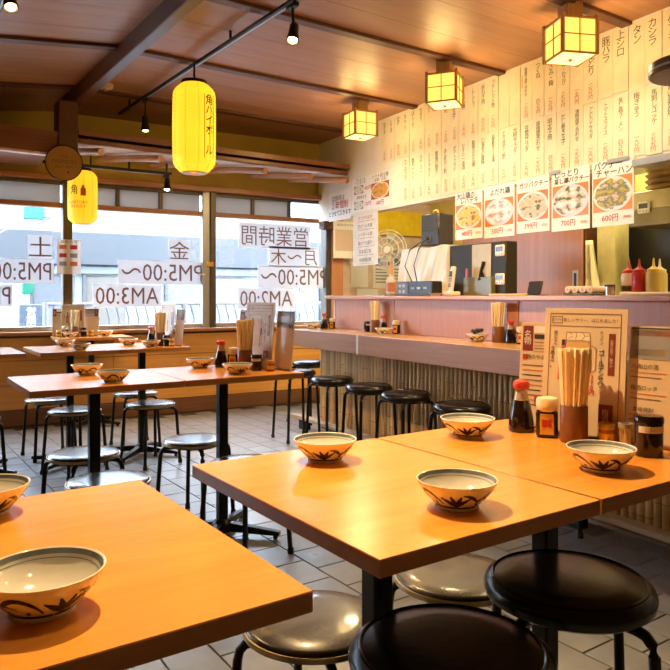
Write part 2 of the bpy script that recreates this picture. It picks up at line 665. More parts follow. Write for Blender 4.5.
# ---- windows: transom row and three big panes
WX = [(-2.5, -0.95), (-0.90, 0.975), (1.055, 2.245), (2.375, 3.60)]
for n, (x0, x1) in enumerate(WX):
    w = struct(B().span(x0, x1, YW + 0.075, YW + 0.081, 0.80, 1.875), 'window_%d' % (n + 1), M_GLASS, label='large street window pane number %d from the left in bronze frame' % (n + 1) if False else ('street window pane ' + ('left of frame', 'left of the dark mullion', 'between the two mullions', 'beside the counter end')[n]))
    f = B()
    f.span(x0, x1, YW + 0.05, YW + 0.10, 0.795, 0.835, bev=0.003)
    f.obj('window_frame', M_STEEL, w)
    B().span(x0, x1, YW + 0.03, YW + 0.11, 1.872, 1.915, bev=0.004).obj('window_rail', M_LINTEL, w)
    B().span(x0, x1, YW + 0.04, YW + 0.10, 2.075, 2.105, bev=0.003).obj('window_frame', M_FRAME, w)
    nn = 3
    for k in range(nn):
        a0 = x0 + (x1 - x0) * k / nn
        a1 = x0 + (x1 - x0) * (k + 1) / nn
        B().span(a0 + 0.015, a1 - 0.015, YW + 0.07, YW + 0.076, 1.915, 2.078).obj('transom_pane', M_FROST if not (n == 3 and k == 2) else M_GLASS, w)
        if k:
            B().span(a0 - 0.017, a0 + 0.017, YW + 0.05, YW + 0.10, 1.912, 2.08, bev=0.003).obj('transom_bar', M_FRAME, w)
mulls = [(-0.95, -0.90), (0.975, 1.055), (3.60, 3.655)]
for k, (x0, x1) in enumerate(mulls):
    struct(B().span(x0, x1, YW + 0.0, YW + 0.13, 0.79, 2.11, bev=0.004), 'trim_%d' % (k + 1), M_FRAME if k != 1 else plain('dark_olive_mullion', (0.10, 0.062, 0.022), 0.4), label='dark window mullion')
t4 = struct(B().span(2.245, 2.318, YW + 0.02, YW + 0.10, 0.79, 2.11, bev=0.004), 'trim_4', M_STEEL, label='grey and bronze meeting stiles of the sliding windows')
B().span(2.318, 2.375, YW + 0.0, YW + 0.13, 0.79, 2.11, bev=0.004).obj('dark_stile', M_FRAME, t4)
B().span(2.275, 2.345, YW - 0.012, YW + 0.02, 1.385, 1.43, bev=0.004).obj('window_latch', M_YELLOW, t4)
B().span(2.20, 2.262, YW - 0.01, YW + 0.02, 1.30, 1.315, bev=0.003).obj('window_handle', M_WHITEPL, t4)
struct(B().span(3.655, 3.80, YW - 0.02, YW + 0.16, 0.0, 2.15, bev=0.004), 'trim_5', wood('orange_jamb', (0.50, 0.20, 0.09), (0.60, 0.27, 0.12), 'z', 0.4, 30, 0.05), label='orange wooden jamb at the right of the windows')

# ---- the wall above the hatch, the kitchen shell, the unseen sides of the room
struct(B().span(XH, XH + 0.10, 1.2, YW + 0.02, 1.88, 2.9), 'wall_right', M_WHITE, label='white wall above the kitchen hatch')
struct(B().span(XH, XH + 0.10, -2.6, 1.2, 0, 2.9), 'wall_right_near', M_WHITE, label='white wall beyond the right of the frame')
struct(B().span(-2.6, -2.5, -2.6, 6.6, 0, 2.9), 'wall_left', M_GOLD, label='mustard side wall left of the frame')
struct(B().span(-2.6, 5.2, -2.6, -2.5, 0, 2.9), 'wall_back', M_GOLD, label='mustard wall behind the camera')
M_KY = plain('yellow_kitchen_wall', (0.72, 0.58, 0.20), 0.6, var=0.04)
wk = struct(B().span(5.0, 5.1, 1.2, 6.6, 0, 2.9), 'wall_kitchen', M_KY, label='yellow kitchen wall behind the hatch')
struct(B().span(3.62, 5.1, 1.1, 1.2, 0, 2.9), 'wall_kitchen_side', M_KY, label='yellow kitchen side wall')
struct(B().span(3.80, 5.1, YW + 0.02, YW + 0.16, 0, 2.16), 'wall_kitchen_window', plain('pale_kitchen_wall', (0.72, 0.56, 0.44), 0.6), label='pale wall at the window end of the kitchen')
struct(B().span(3.52, 3.80, YW - 0.10, YW + 0.02, 1.80, 1.88, bev=0.004), 'trim_6', M_BATTEN, label='dark rail below the white wall at the window corner')

# ---- counter: bamboo front, fascia, worktop, partition, shelf
XF = 2.57
CY0, CY1 = 1.25, 5.13
cb = thing('bar_counter', 'long wooden bar counter with bamboo front and raised shelf', 'counter', (0, 0, 0))
B().span(2.80, 2.93, CY0, CY1 - 0.05, 0.0, 0.70).obj('counter_body', M_DARKBASE, cb)
B().span(XF + 0.002, 2.96, CY0, CY1, 0.792, 0.828, bev=0.003).obj('worktop', M_COUNTER, cb)
segs = [(CY0, 2.4), (2.403, 4.13), (4.145, CY1)]
for a, b_ in segs:
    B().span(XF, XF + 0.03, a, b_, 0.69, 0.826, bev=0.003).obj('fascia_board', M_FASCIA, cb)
B().span(XF - 0.003, XF + 0.02, 4.125, 4.15, 0.69, 0.827).obj('joint_strip', plain('pale_joint', (0.7, 0.62, 0.55), 0.5), cb)
B().span(XF, 2.96, CY1 - 0.002, CY1 + 0.022, 0.69, 0.83, bev=0.003).obj('end_board', M_COUNTER, cb)
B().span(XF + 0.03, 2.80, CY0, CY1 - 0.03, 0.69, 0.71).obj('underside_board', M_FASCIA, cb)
for a, b_ in ((CY0, 1.98), (1.985, 2.95), (2.955, 4.2), (4.205, CY1 - 0.06)):
    B().span(2.93, 2.955, a, b_, 0.828, 1.075, bev=0.002).obj('partition_panel', M_PINK, cb)
B().span(2.925, 2.965, CY1 - 0.06, CY1 - 0.04, 0.828, 1.075, bev=0.002).obj('end_strip', plain('cream_edge', (0.75, 0.68, 0.58), 0.5), cb)
B().span(2.87, 3.30, CY0, CY1 + 0.02, 1.075, 1.102, bev=0.004).obj('raised_shelf', wood('shelf_wood', (0.56, 0.27, 0.15), (0.66, 0.35, 0.21), 'y', 0.3, 30, 0.05), cb)
B().span(2.955, 3.30, CY0, CY1 - 0.05, 0.0, 1.075).obj('back_cabinet', M_DARKBASE, cb)
B().span(2.82, 2.955, CY1 - 0.05, CY1 - 0.045, 0, 0.69).obj('end_panel', M_LOWPANEL, cb)

bam = []
bw = 0.043
seg = 8
for kind in range(3):
    b = B()
    nz = [(0.18, 0.42), (0.10, 0.33, 0.56), (0.25, 0.5)][kind]
    r = bw / 2
    zs = [0.05]
    for z in nz:
        zs += [z - 0.008, z, z + 0.008]
    zs.append(0.692)
    rr = [r if z not in nz else r * 1.12 for z in zs]
    rows = []
    for z, q in zip(zs, rr):
        rows.append([b.bm.verts.new((-q * 0.75 * math.sin(PI * i / seg), -q * math.cos(PI * i / seg), z)) for i in range(seg + 1)])
    for a, c in zip(rows, rows[1:]):
        for i in range(seg):
            b.bm.faces.new((a[i], a[i + 1], c[i + 1], c[i]))
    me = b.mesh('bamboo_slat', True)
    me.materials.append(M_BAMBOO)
    bam.append((me, nz))
nb = B()
r = bw / 2
rows = []
for dz, q in ((-0.002, 1.14), (0.002, 1.14)):
    rows.append([nb.bm.verts.new((-r * q * 0.76 * math.sin(PI * i / seg), -r * q * math.cos(PI * i / seg), dz)) for i in range(seg + 1)])
for i in range(seg):
    nb.bm.faces.new((rows[0][i], rows[0][i + 1], rows[1][i + 1], rows[1][i]))
node_me = nb.mesh('bamboo_node', True)
node_me.materials.append(M_BAMNODE)
k = 0
y = CY1 - 0.07
while y > CY0:
    me, nz = bam[random.choice((0, 1, 2))]
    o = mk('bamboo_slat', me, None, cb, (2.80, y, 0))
    o.scale.z = 1.0
    for z in nz:
        mk('bamboo_node', node_me, None, o, (0, 0, z))
    y -= bw
    k += 1
fr = thing('foot_rail', 'pale wooden foot rail on dark blocks along the bar counter', 'foot rail', (2.655, 0, 0))
B().span(-0.035, 0.035, CY0, CY1 + 0.16, 0.08, 0.108, bev=0.004).obj('rail_board', M_KERB, fr)
for yy in (1.5, 2.3, 3.1, 3.9, 4.6, 5.1):
    B().span(-0.03, 0.03, yy - 0.05, yy + 0.05, 0.0, 0.08, bev=0.004).obj('support_block', M_BLACK, fr)

# ---- indoor eave over the windows
ev = thing('indoor_eave', 'brown wooden eave with bamboo rafters above the windows', 'eave', (XH, 5.82, 0), TR)
M_PALE = plain('pale_eave_lining', (0.80, 0.68, 0.62), 0.5, var=0.08, scale=30)
YE = 0.0
YB = 0.95


def slope_board(b, x0, x1, y0, y1, z0, rise, th):
    """board rising from the eave edge to the window wall (the wall runs askew to the eave)"""
    def back(x):
        return 0.585 - x * math.tan(TR)
    ya, yb = back(x0), back(x1)
    za, zb = z0 + rise * ya, z0 + rise * yb
    b.hexa([(x0, y0, z0), (x1, y0, z0), (x1, yb, zb), (x0, ya, za), (x0, y0, z0 + th), (x1, y0, z0 + th), (x1, yb, zb + th), (x0, ya, za + th)])
    return b


slope_board(B(), -2.57, -0.012, YE - 0.03, YB, 2.335, 0.15, 0.045).obj('roof_board', M_EAVE, ev)
slope_board(B(), -2.57, -0.012, YE + 0.015, YB, 2.305, 0.15, 0.012).obj('lining_board', M_PALE, ev)
B().span(-2.57, -0.012, YE, YE + 0.05, 2.283, 2.318, bev=0.004).obj('eave_beam', M_EAVE, ev)
slope_board(B(), -2.57, -0.012, YE + 0.05, YB, 2.286, 0.09, 0.010).obj('lining_board', M_PALE, ev)
for x in (-2.40, -1.92, -1.44, -0.95, -0.46, -0.045):
    B().tube([(x, YE - 0.035, 2.222), (x - 0.14, YE + 0.28, 2.262), (x - 0.30, 0.57 - x * math.tan(TR), 2.212 + 0.12 * (0.6 - x * math.tan(TR)))], 0.03, 12).obj('bamboo_rafter', M_POLE, ev)
slope_board(B(), -4.6, -2.72, YE - 0.03, YB, 2.30, 0.10, 0.04).obj('roof_board', M_EAVE, ev)
B().span(-4.6, -2.70, YE - 0.02, YE + 0.02, 2.175, 2.335, bev=0.005).obj('eave_board', M_EAVE, ev)
B().span(-4.6, -2.70, YE - 0.025, YE + 0.03, 2.155, 2.175, bev=0.004).obj('eave_edge', M_PALE, ev)
slope_board(B(), -4.6, -2.70, YE + 0.03, YB, 2.20, 0.0, 0.01).obj('lining_board', M_EAVE, ev)
B().span(-2.72, -2.575, YE - 0.04, YE + 0.11, 2.16, 2.582, bev=0.008).obj('post', M_BEAM, ev)

# ================================================================== STREET OUTSIDE
M_ASPHALT = plain('street_asphalt', (0.210, 0.217, 0.224), 0.8)
struct(B().span(-8, 16, YW + 0.2, 30, -0.25, -0.12), 'ground_street', M_ASPHALT, label='pale street outside the windows')
ba = thing('building', 'white building with grey band and shop front across the street', 'building', (0, 13.0, -0.12))
M_BW = plain('white_facade', (0.19, 0.20, 0.215), 0.8, var=0.03, scale=2)
B().span(-6, 14, 0.25, 3.0, 0, 3.5).obj('wall', M_BW, ba)
B().span(0.6, 11, 0.0, 0.3, 1.78, 2.36, bev=0.01).obj('awning_band', plain('grey_awning', (0.028, 0.030, 0.035), 0.6), ba)
B().span(1.2, 11, 0.12, 0.3, 1.62, 1.76, bev=0.01).obj('shutter_rail', plain('pale_grey_rail', (0.098, 0.105, 0.112), 0.6), ba)
for k, x in enumerate((1.5, 2.4, 3.9, 4.8, 6.1, 7.3)):
    f = B().span(x, x + 0.7, 0.2, 0.26, 0.55, 1.58, bev=0.01).obj('shop_window', plain('shop_pane_' + 'ab'[k % 2], ((0.070, 0.073, 0.081), (0.091, 0.077, 0.066))[k % 2], 0.3), ba)
    B().span(x - 0.06, x, 0.16, 0.27, 0.0, 1.62).obj('window_frame', plain('grey_shop_frame', (0.042, 0.042, 0.045), 0.5), f)
for k, (x, z) in enumerate(((6.2, 1.42), (6.5, 1.30), (6.35, 1.12), (6.75, 1.38), (6.6, 1.0))):
    B().span(x, x + 0.22, 0.17, 0.2, z - 0.05, z + 0.05).obj('shop_card', plain('cream_card', (0.210, 0.189, 0.140), 0.6), ba)
B().span(-1.1, -0.95, -0.1, 0.25, 0, 5).obj('drain_pipe', M_BW, ba)
gs = thing('hanging_sign', 'green and white hanging street sign outside the left window', 'sign', on_y(36, 213, 10.5))
B().span(-0.16, 0.10, -0.05, 0.05, -0.09, 0.10, bev=0.01).obj('sign_panel', plain('green_sign', (0.003, 0.112, 0.070), 0.5), gs)
B().span(0.10, 0.42, -0.04, 0.04, -0.06, 0.10, bev=0.01).obj('bracket_box', M_BW, gs)
B().tube([(0.3, 0, 0.05), (0.3, 0.9, 0.05), (0.3, 2.7, 0.1)], 0.03, 6).obj('bracket', M_STEEL, gs)
for k in range(1):
    p = on_y(31, 312, 9.2)
    sb = thing('sign_board', 'blue lettered standing board on the street behind the left pane', 'sign', (p.x, 9.2, -0.12))
    B().span(-0.14, 0.14, -0.02, 0.02, 0.72, 1.12, bev=0.01).obj('panel', plain('pale_blue_panel', (0.049, 0.070, 0.101), 0.5), sb)
    lettering(vert('営業中'), 0.12, M_WHITEPL, sb, (0, -0.023, 0.92), ROT_Y)
    for sx in (-0.12, 0.12):
        B().tube([(sx, 0, 0), (sx, 0, 0.74)], 0.012, 6).obj('leg', M_STEEL, sb)
    B().span(-0.10, 0.03, -0.03, 0.03, 1.24, 1.5, bev=0.01).obj('lamp_panel', plain('green_sign', (0.003, 0.112, 0.070), 0.5), sb)
    B().tube([(-0.03, 0, 1.1), (-0.03, 0, 1.26)], 0.012, 6).obj('post', M_STEEL, sb)
gr = thing('guard_rail', 'white curved street guard rail behind the windows', 'guard rail', (0, 8.1, -0.12))
M_RAIL = plain('white_rail', (0.175, 0.182, 0.189), 0.5)
B().tube([(1.05, 0, 1.13), (5.6, 0, 1.13)], 0.018, 8).obj('top_rail', M_RAIL, gr)
B().tube([(1.05, 0, 0.25), (5.6, 0, 0.25)], 0.018, 8).obj('bottom_rail', M_RAIL, gr)
bb = B()
bb.tube([(0, 0, 0.25), (0.0, -0.02, 0.5), (0.02, -0.05, 0.72), (0.07, -0.02, 0.95), (0.03, 0, 1.13)], 0.011, 6)
bar = bb.mesh('bar')
bar.materials.append(plain('grey_white_bar', (0.105, 0.112, 0.122), 0.5))
for k in range(41):
    mk('bar', bar, None, gr, (1.1 + k * 0.11, 0, 0))
for x in (1.05, 2.6, 4.1, 5.6):
    B().tube([(x, 0, 0), (x, 0, 1.15)], 0.03, 8).obj('post', M_RAIL, gr)
cw = B().tube([on_y(-30, 247, 11.5), on_y(26, 220, 11.5)], 0.012, 6).obj('utility_cable', plain('grey_cable', (0.140, 0.140, 0.154), 0.6), label='thin grey cable running to the green street sign', cat='cable')

# ================================================================== WINDOW NOTICES
YG = YW + 0.066


def notice(u0, v0, u1, v1, body, label, size=None, xs=0.8):
    a = on_y(u0, v1, YG)
    c = on_y(u1, v0, YG)
    ctr = ((a.x + c.x) / 2, YG, (a.z + c.z) / 2)
    w, h = abs(c.x - a.x), abs(c.z - a.z)
    t = thing('window_notice', label, 'notice', ctr, group='opening hour sheets on the windows')
    B().span(-w / 2, w / 2, 0.0, 0.0012, -h / 2, h / 2).obj('sheet', M_SHEET, t, smooth=False)
    l = lettering(body, 1.0, M_BROWNINK, t, (0, -0.0012, 0), ROT_Y)
    vs = [v.co for v in l.data.vertices]
    x0, x1 = min(v.x for v in vs), max(v.x for v in vs)
    y0, y1 = min(v.y for v in vs), max(v.y for v in vs)
    sx, sy = w * 0.93 / (x1 - x0), h * (size or 0.80) / (y1 - y0)
    # printed to be read from the street, so mirrored from indoors
    l.data.transform(Matrix.Diagonal((-sx, sy, 1, 1)) @ Matrix.Translation((-(x0 + x1) / 2, -(y0 + y1) / 2, 0)))
    l.data.flip_normals()
    return t


notice(239, 226, 310, 247, '営業時間', 'white sheet with four mirrored characters, topmost on the right window pane')
notice(269, 248, 319, 266.5, '月～木', 'white sheet with two mirrored characters joined by a wave, right window pane')
notice(258, 267, 329, 288, 'PM5:00～', 'mirrored opening time sheet PM5:00 on the right window pane', 0.72)
notice(238, 288.5, 294, 309, 'AM2:00', 'mirrored closing time sheet AM2:00 on the right window pane', 0.76)
notice(168.6, 240, 190, 261, '金', 'square sheet with one mirrored character, above the times on the middle pane')
notice(118, 262, 205, 284, 'PM5:00～', 'mirrored opening time sheet PM5:00 on the middle window pane', 0.72)
notice(93, 285, 161, 307, 'AM3:00', 'mirrored closing time sheet AM3:00 on the middle window pane', 0.76)
notice(28, 235, 52.5, 258.5, '土', 'square sheet with one mirrored character on the left window pane')
notice(-32, 259.5, 54, 283, 'PM5:00～', 'mirrored opening time sheet PM5:00 on the left window pane', 0.72)
notice(-52, 284.5, 12.5, 307, 'PM2:00', 'mirrored time sheet at the left picture edge, letter P showing', 0.8)
# coloured flyer on the mullion
a, c = on_y(57, 274, YW - 0.01), on_y(81, 240, YW - 0.01)
fl = thing('flyer', 'pale flyer with red dish pictures stuck on the dark mullion', 'flyer', ((a.x + c.x) / 2, YW - 0.006, (a.z + c.z) / 2))
w, h = c.x - a.x, c.z - a.z
B().span(-w / 2, w / 2, 0, 0.0015, -h / 2, h / 2).obj('sheet', paper('flyer_paper', (0.86, 0.82, 0.82), 0.35), fl, smooth=False)
for k in range(3):
    for j in range(2):
        B().span(-w * 0.40 + j * w * 0.45, -w * 0.40 + j * w * 0.45 + w * 0.3, -0.002, -0.0005, h * (0.22 - 0.24 * k), h * (0.34 - 0.24 * k)).obj('print', (M_ORANGE, M_REDINK, M_GREYPRINT)[(k + j) % 3], fl, smooth=False)
lettering('お 知 ら せ', 0.03, M_BROWNINK, fl, (0, -0.002, h * 0.43), ROT_Y)

# ================================================================== WALL MENU
XP = XH - 0.004
ITEMS_UP = ['ねぎま', 'とり皮', '砂肝', 'なんこつ', 'ぼんじり', 'せせり', 'レバー', 'ハツ', '手羽先', 'うずら玉子', 'しいたけ', 'ししとう', '長ねぎ焼', 'プチトマト巻', '',
            '', '串焼き盛り合わせ', 'つくね', 'ささみ・梅', 'ささみ・わさび', 'もも', 'ささどり', '豚バラ', '上シロ', 'タン', 'カシラ', 'ハラミ', 'ホルモン']
ITEMS_LO = ['枝豆', 'もろきゅう', 'キムチ', 'たこわさび', '塩キャベツ', '冷やっこ', 'たたききゅうり', '厚揚げ焼き', 'あん肝ポン酢', 'ポテトフライ', 'なすの一本漬', '軟骨のから揚', '川海老の唐揚', '自家製さつま揚', 'とり皮ポン酢',
            '大根サラダ', '豆腐サラダ', '串焼盛合わせ', '明太子焼', 'だし巻き玉子', '漬物盛り合わせ', 'アボカドサラダ', 'トマトスライス', '蒸し鶏ラーメン', '梅きゅう', '馬刺しユッケ', '青山高菜炒', 'もやしナムル']
PRICES = ['一五〇円', '一九九円', '二九九円', '三九九円', '四九九円']
ORD = ['first', 'second', 'third', 'fourth', 'fifth', 'sixth', 'seventh', 'eighth', 'ninth', 'tenth', 'eleventh', 'twelfth', 'thirteenth', 'fourteenth', 'fifteenth',
       'sixteenth', 'seventeenth', 'eighteenth', 'nineteenth', 'twentieth', 'twenty-first', 'twenty-second', 'twenty-third', 'twenty-fourth', 'twenty-fifth', 'twenty-sixth', 'twenty-seventh', 'twenty-eighth']
SW = 0.108
Y0 = 5.25
for row, items in enumerate((ITEMS_UP, ITEMS_LO)):
    for k, it in enumerate(items):
        yc = Y0 - SW * (k + 0.5)
        h = 0.385
        zc = (2.492 if row == 0 else 2.098) + random.uniform(-0.006, 0.006)
        if row == 1 and k < 3:
            continue
        t = thing('menu_strip', 'cream paper menu strip, %s row, %s from the window end' % (('upper', 'lower')[row], ORD[k] if row == 0 else ORD[k - 3]), 'menu strip',
                  (XP - (0.002 if k % 2 else 0.0), yc, zc), group='hand-lettered menu strips on the white wall')
        b = B()
        ln = random.uniform(-0.004, 0.004)
        b.box((0, 0, 0), (0.0015, SW * 0.97, h), Matrix.Rotation(R(random.uniform(-0.5, 0.5)), 3, 'X'))
        b.obj('paper', M_STRIP, t, smooth=False)
        if it:
            n = len(it)
            sz = min(0.062 if k > 20 and row == 0 else 0.043, 0.24 / n)
            lettering(vert(it), sz, M_INK, t, (-0.0016, random.uniform(-0.006, 0.006), h * 0.47 - n * sz * 0.41 - 0.012), ROT_X, xs=1.0)
            if not (row == 0 and k > 21):
                pr = PRICES[(k * 7 + row * 3) % 5]
                lettering(vert(pr), 0.031, M_RUST, t, (-0.0016, 0.0, -h * 0.5 + 0.066), ROT_X, xs=1.15)
        if row == 0 and k == 16:
            lettering(vert('おまかせ五本'), 0.018, M_REDINK, t, (-0.0016, 0.036, 0.08), ROT_X)

# ---- five photo posters under the strips
POST = [((455.5, 195, 241), (482.5, 188.5, 237), ['大山鶏の', 'レバテキ'], '480円', food('photo_liver', (0.62, 0.22, 0.06), (0.75, 0.72, 0.70), (0.72, 0.50, 0.06), (0.78, 0.62, 0.25), (0.45, 0.12, 0.06), 5), 'chicken with yellow topping'),
        ((484.5, 188.5, 239), (514.5, 181, 235), ['よだれ鶏'], '500円', food('photo_chicken', (0.66, 0.20, 0.04), (0.55, 0.60, 0.72), (0.80, 0.80, 0.84), (0.62, 0.66, 0.80), (0.45, 0.28, 0.24), 6), 'white sliced chicken'),
        ((517, 181, 235), (549.5, 173, 229.5), ['ガツパクチー'], '399円', food('photo_tripe', (0.60, 0.18, 0.05), (0.62, 0.68, 0.80), (0.70, 0.42, 0.30), (0.80, 0.56, 0.44), (0.08, 0.12, 0.05), 5), 'pink meat and green herbs'),
        ((552, 172.5, 233.5), (590, 164, 226.5), ['しっとり', '蒸し鶏パクチー'], '700円', food('photo_steamed', (0.68, 0.22, 0.05), (0.60, 0.62, 0.75), (0.06, 0.12, 0.03), (0.75, 0.55, 0.48), (0.80, 0.80, 0.84), 6), 'steamed chicken with herbs'),
        ((592.5, 163.5, 229), (634, 154.5, 222), ['パクチー', 'チャーハン'], '600円', food('photo_rice', (0.70, 0.24, 0.04), (0.80, 0.76, 0.70), (0.55, 0.42, 0.05), (0.12, 0.16, 0.10), (0.72, 0.52, 0.34), 6), 'fried rice on a round white plate')]
for (u0, v0t, v0b), (u1, v1t, v1b), title, price, fm, what in POST:
    a0, a1 = on_x(u0, v0t, XP - 0.01), on_x(u0, v0b, XP - 0.01)
    c0, c1 = on_x(u1, v1t, XP - 0.01), on_x(u1, v1b, XP - 0.01)
    w = a0.y - c0.y
    zt, zb = (a0.z + c0.z) / 2, (a1.z + c1.z) / 2
    h = zt - zb
    t = thing('photo_poster', 'menu poster with photo of %s hung below the strips' % what, 'poster', (XP - 0.012, (a0.y + c0.y) / 2, (zt + zb) / 2), group='food photo posters')
    B().span(-0.001, 0.001, -w / 2, w / 2, -h / 2, h / 2).obj('sheet', M_POSTER, t, smooth=False)
    pm = B()
    pm.poly([(-w * 0.47, -h * 0.28, 0), (w * 0.47, -h * 0.28, 0), (w * 0.47, h * 0.24, 0), (-w * 0.47, h * 0.24, 0)])
    pm.obj('dish_photo', fm, t, (-0.0022, 0, 0), ROT_X, smooth=False)
    for j, tl in enumerate(title):
        lettering(tl, min(0.052, w * 0.92 / len(tl)), M_INK, t, (-0.0022, (0.03 if j == 0 and len(title) > 1 else -0.01), h * (0.36 if len(title) == 1 else 0.42 - 0.115 * j)), ROT_X, bold=0.0006)
    lettering(price, 0.048, M_REDINK, t, (-0.0022, 0.015, -h * 0.385), ROT_X, bold=0.0005)
    lettering('(税抜)', 0.022, M_REDINK, t, (-0.0022, -w * 0.36, -h * 0.39), ROT_X)
for (u, v, uu) in ((607, 161, 629), (549, 174, 560)):
    a, c = on_x(u, v, XP - 0.02), on_x(uu, v - 3, XP - 0.02)
    B().box(((a + c) / 2), (0.004, abs(a.y - c.y), 0.022), bev=0.001).obj('poster_clip', M_STEEL, label='grey metal clip holding the %s poster' % ('fried rice' if u > 600 else 'steamed chicken'), cat='clip')

# ---- posters at the window end of the white wall
a, c = on_x(329, 222, XP), on_x(351, 188, XP)
ns = thing('wall_notice', 'white notice with red time limit lines at the window corner', 'notice', (XP, (a.y + c.y) / 2, (a.z + c.z) / 2))
w, h = a.y - c.y, c.z - a.z
B().span(-0.001, 0.001, -w / 2, w / 2, -h / 2, h / 2).obj('sheet', M_POSTER, ns, smooth=False)
lettering('混雑時は', 0.065, M_INK, ns, (-0.002, 0.03, h * 0.24), ROT_X)
lettering('２時間制', 0.085, M_REDINK, ns, (-0.002, 0, 0.0), ROT_X, bold=0.001)
lettering('とさせて頂きます', 0.055, M_INK, ns, (-0.002, 0, -h * 0.27), ROT_X, bold=0.001)
a, c = on_x(352, 213, XP), on_x(391, 169, XP)
ds = thing('wall_poster', 'white poster with one large and two small dish photos', 'poster', (XP, (a.y + c.y) / 2, (a.z + c.z) / 2))
w, h = a.y - c.y, c.z - a.z
B().span(-0.001, 0.001, -w / 2, w / 2, -h / 2, h / 2).obj('sheet', M_POSTER, ds, smooth=False)
fr1 = food('photo_ramen', (0.42, 0.10, 0.04), (0.80, 0.68, 0.52), (0.72, 0.26, 0.05), (0.78, 0.36, 0.08), (0.25, 0.30, 0.08), 6)
fr2 = food('photo_side', (0.30, 0.12, 0.06), (0.72, 0.70, 0.68), (0.70, 0.62, 0.5), (0.8, 0.76, 0.7), (0.4, 0.45, 0.25), 5)
for (y0, y1, z0, z1, fm) in ((-0.02, -0.46, -0.24, 0.22, fr1), (0.43, 0.19, 0.02, 0.26, fr2), (0.43, 0.19, -0.44, -0.20, fr2)):
    pm = B()
    cy, cz, ww_, hh = (y0 + y1) / 2 * w, (z0 + z1) / 2 * h, abs(y0 - y1) * w, (z1 - z0) * h
    pm.poly([(-ww_ / 2, -hh / 2, 0), (ww_ / 2, -hh / 2, 0), (ww_ / 2, hh / 2, 0), (-ww_ / 2, hh / 2, 0)])
    pm.obj('dish_photo', fm, ds, (-0.002, cy, cz), ROT_X, smooth=False)
lettering('トマト担々麺', 0.045, M_INK, ds, (-0.002, -w * 0.24, h * 0.40), ROT_X)
lettering('（名物・人気）', 0.036, M_INK, ds, (-0.002, -w * 0.24, h * 0.29), ROT_X)
lettering('プレミアム\nハイボール', 0.036, M_INK, ds, (-0.002, w * 0.26, h * 0.38), ROT_X)
lettering('半熟煮玉子', 0.036, M_INK, ds, (-0.002, w * 0.24, -h * 0.10), ROT_X)
lettering('680円', 0.05, M_REDINK, ds, (-0.002, -w * 0.24, -h * 0.36), ROT_X, bold=0.0006)
lettering('450円', 0.045, M_REDINK, ds, (-0.002, w * 0.07, h * 0.14), ROT_X, bold=0.0006)
lettering('120円', 0.045, M_REDINK, ds, (-0.002, w * 0.07, -h * 0.32), ROT_X, bold=0.0006)
a, c = on_x(353, 266, XP - 0.015), on_x(378, 211, XP - 0.015)
hl = thing('hanging_list', 'long handwritten paper list hanging below the dish poster', 'list', (XP - 0.015, (a.y + c.y) / 2, (a.z + c.z) / 2))
w, h = a.y - c.y, c.z - a.z
B().span(-0.001, 0.001, -w / 2, w / 2, -h / 2, h / 2).obj('sheet', plain('cream_sheet', (0.82, 0.72, 0.60), 0.6), hl, smooth=False)
for j, s_ in enumerate(('はつかの会計', '生ビール半額', 'ハイボール祭', '角ハイ大盛り', '日本酒三昧', '本格焼酎類')):
    lettering(s_, 0.042, (M_RUST if j == 0 else M_INK), hl, (-0.002, 0, h * (0.42 - 0.165 * j)), ROT_X)
    B().span(-0.0018, -0.0010, -w * 0.36, w * 0.30, h * (0.42 - 0.165 * j) - 0.033, h * (0.42 - 0.165 * j) - 0.030).obj('underline', M_BROWNINK, hl, smooth=False)
a, c = on_y(339, 258, YW - 0.12), on_y(353, 222, YW - 0.12)
pp = thing('pinned_poster', 'pale pinkish poster half hidden behind the hanging list', 'poster', ((a.x + c.x) / 2, YW - 0.105, (a.z + c.z) / 2))
w, h = c.x - a.x + 0.12, c.z - a.z
B().span(-w / 2, w / 2, -0.001, 0.001, -h / 2, h / 2).obj('sheet', M_POSTER, pp, smooth=False)
B().span(-w * 0.42, w * 0.42, -0.002, -0.001, -h * 0.30, h * 0.28).obj('picture', food('photo_pale', (0.72, 0.55, 0.46), (0.8, 0.7, 0.6), (0.72, 0.48, 0.34), (0.78, 0.62, 0.5), (0.6, 0.42, 0.3), 5), pp, smooth=False)
lettering('本日のおすすめ', 0.03, M_INK, pp, (0, -0.002, h * 0.40), ROT_Y)

# ================================================================== TABLES
ZT = 0.755


def make_table(w, d, loc, rot, label):
    t = thing('dining_table', label, 'table', (loc[0], loc[1], 0), rot, group='small wooden dining tables')
    B().box((0, 0, ZT - 0.0125), (w - 0.003, d - 0.003, 0.025), bev=0.0012).obj('table_edge', M_EDGE, t)
    B().box((0, 0, ZT - 0.0004), (w - 0.005, d - 0.005, 0.0016)).obj('table_top', M_TABLE, t, smooth=False)
    B().box((0, 0, ZT - 0.03), (0.22, 0.22, 0.010), bev=0.002).obj('mounting_plate', M_BLACK, t)
    B().box((0, 0, 0.382), (0.044, 0.044, 0.688), bev=0.004).obj('post', M_BLACK, t)
    B().lathe([(0, 0.02), (0.05, 0.02), (0.052, 0.03), (0.045, 0.06), (0.03, 0.075), (0, 0.075)], 16).obj('foot_hub', M_BLACK, t)
    for k in range(4):
        a = R(45 + 90 * k)
        b = B()
        L = 0.275
        b.hexa([(0.02, -0.02, 0.022), (L, -0.015, 0.016), (L, 0.015, 0.016), (0.02, 0.02, 0.022),
                (0.02, -0.018, 0.064), (L, -0.013, 0.034), (L, 0.013, 0.034), (0.02, 0.018, 0.064)])
        f = b.obj('foot_arm', M_BLACK, t, rot=(0, 0, a))
        B().lathe([(0, 0), (0.011, 0), (0.011, 0.017), (0, 0.017)], 10, (L - 0.02, 0, 0)).obj('glide', M_RUBBER, f)
    return t


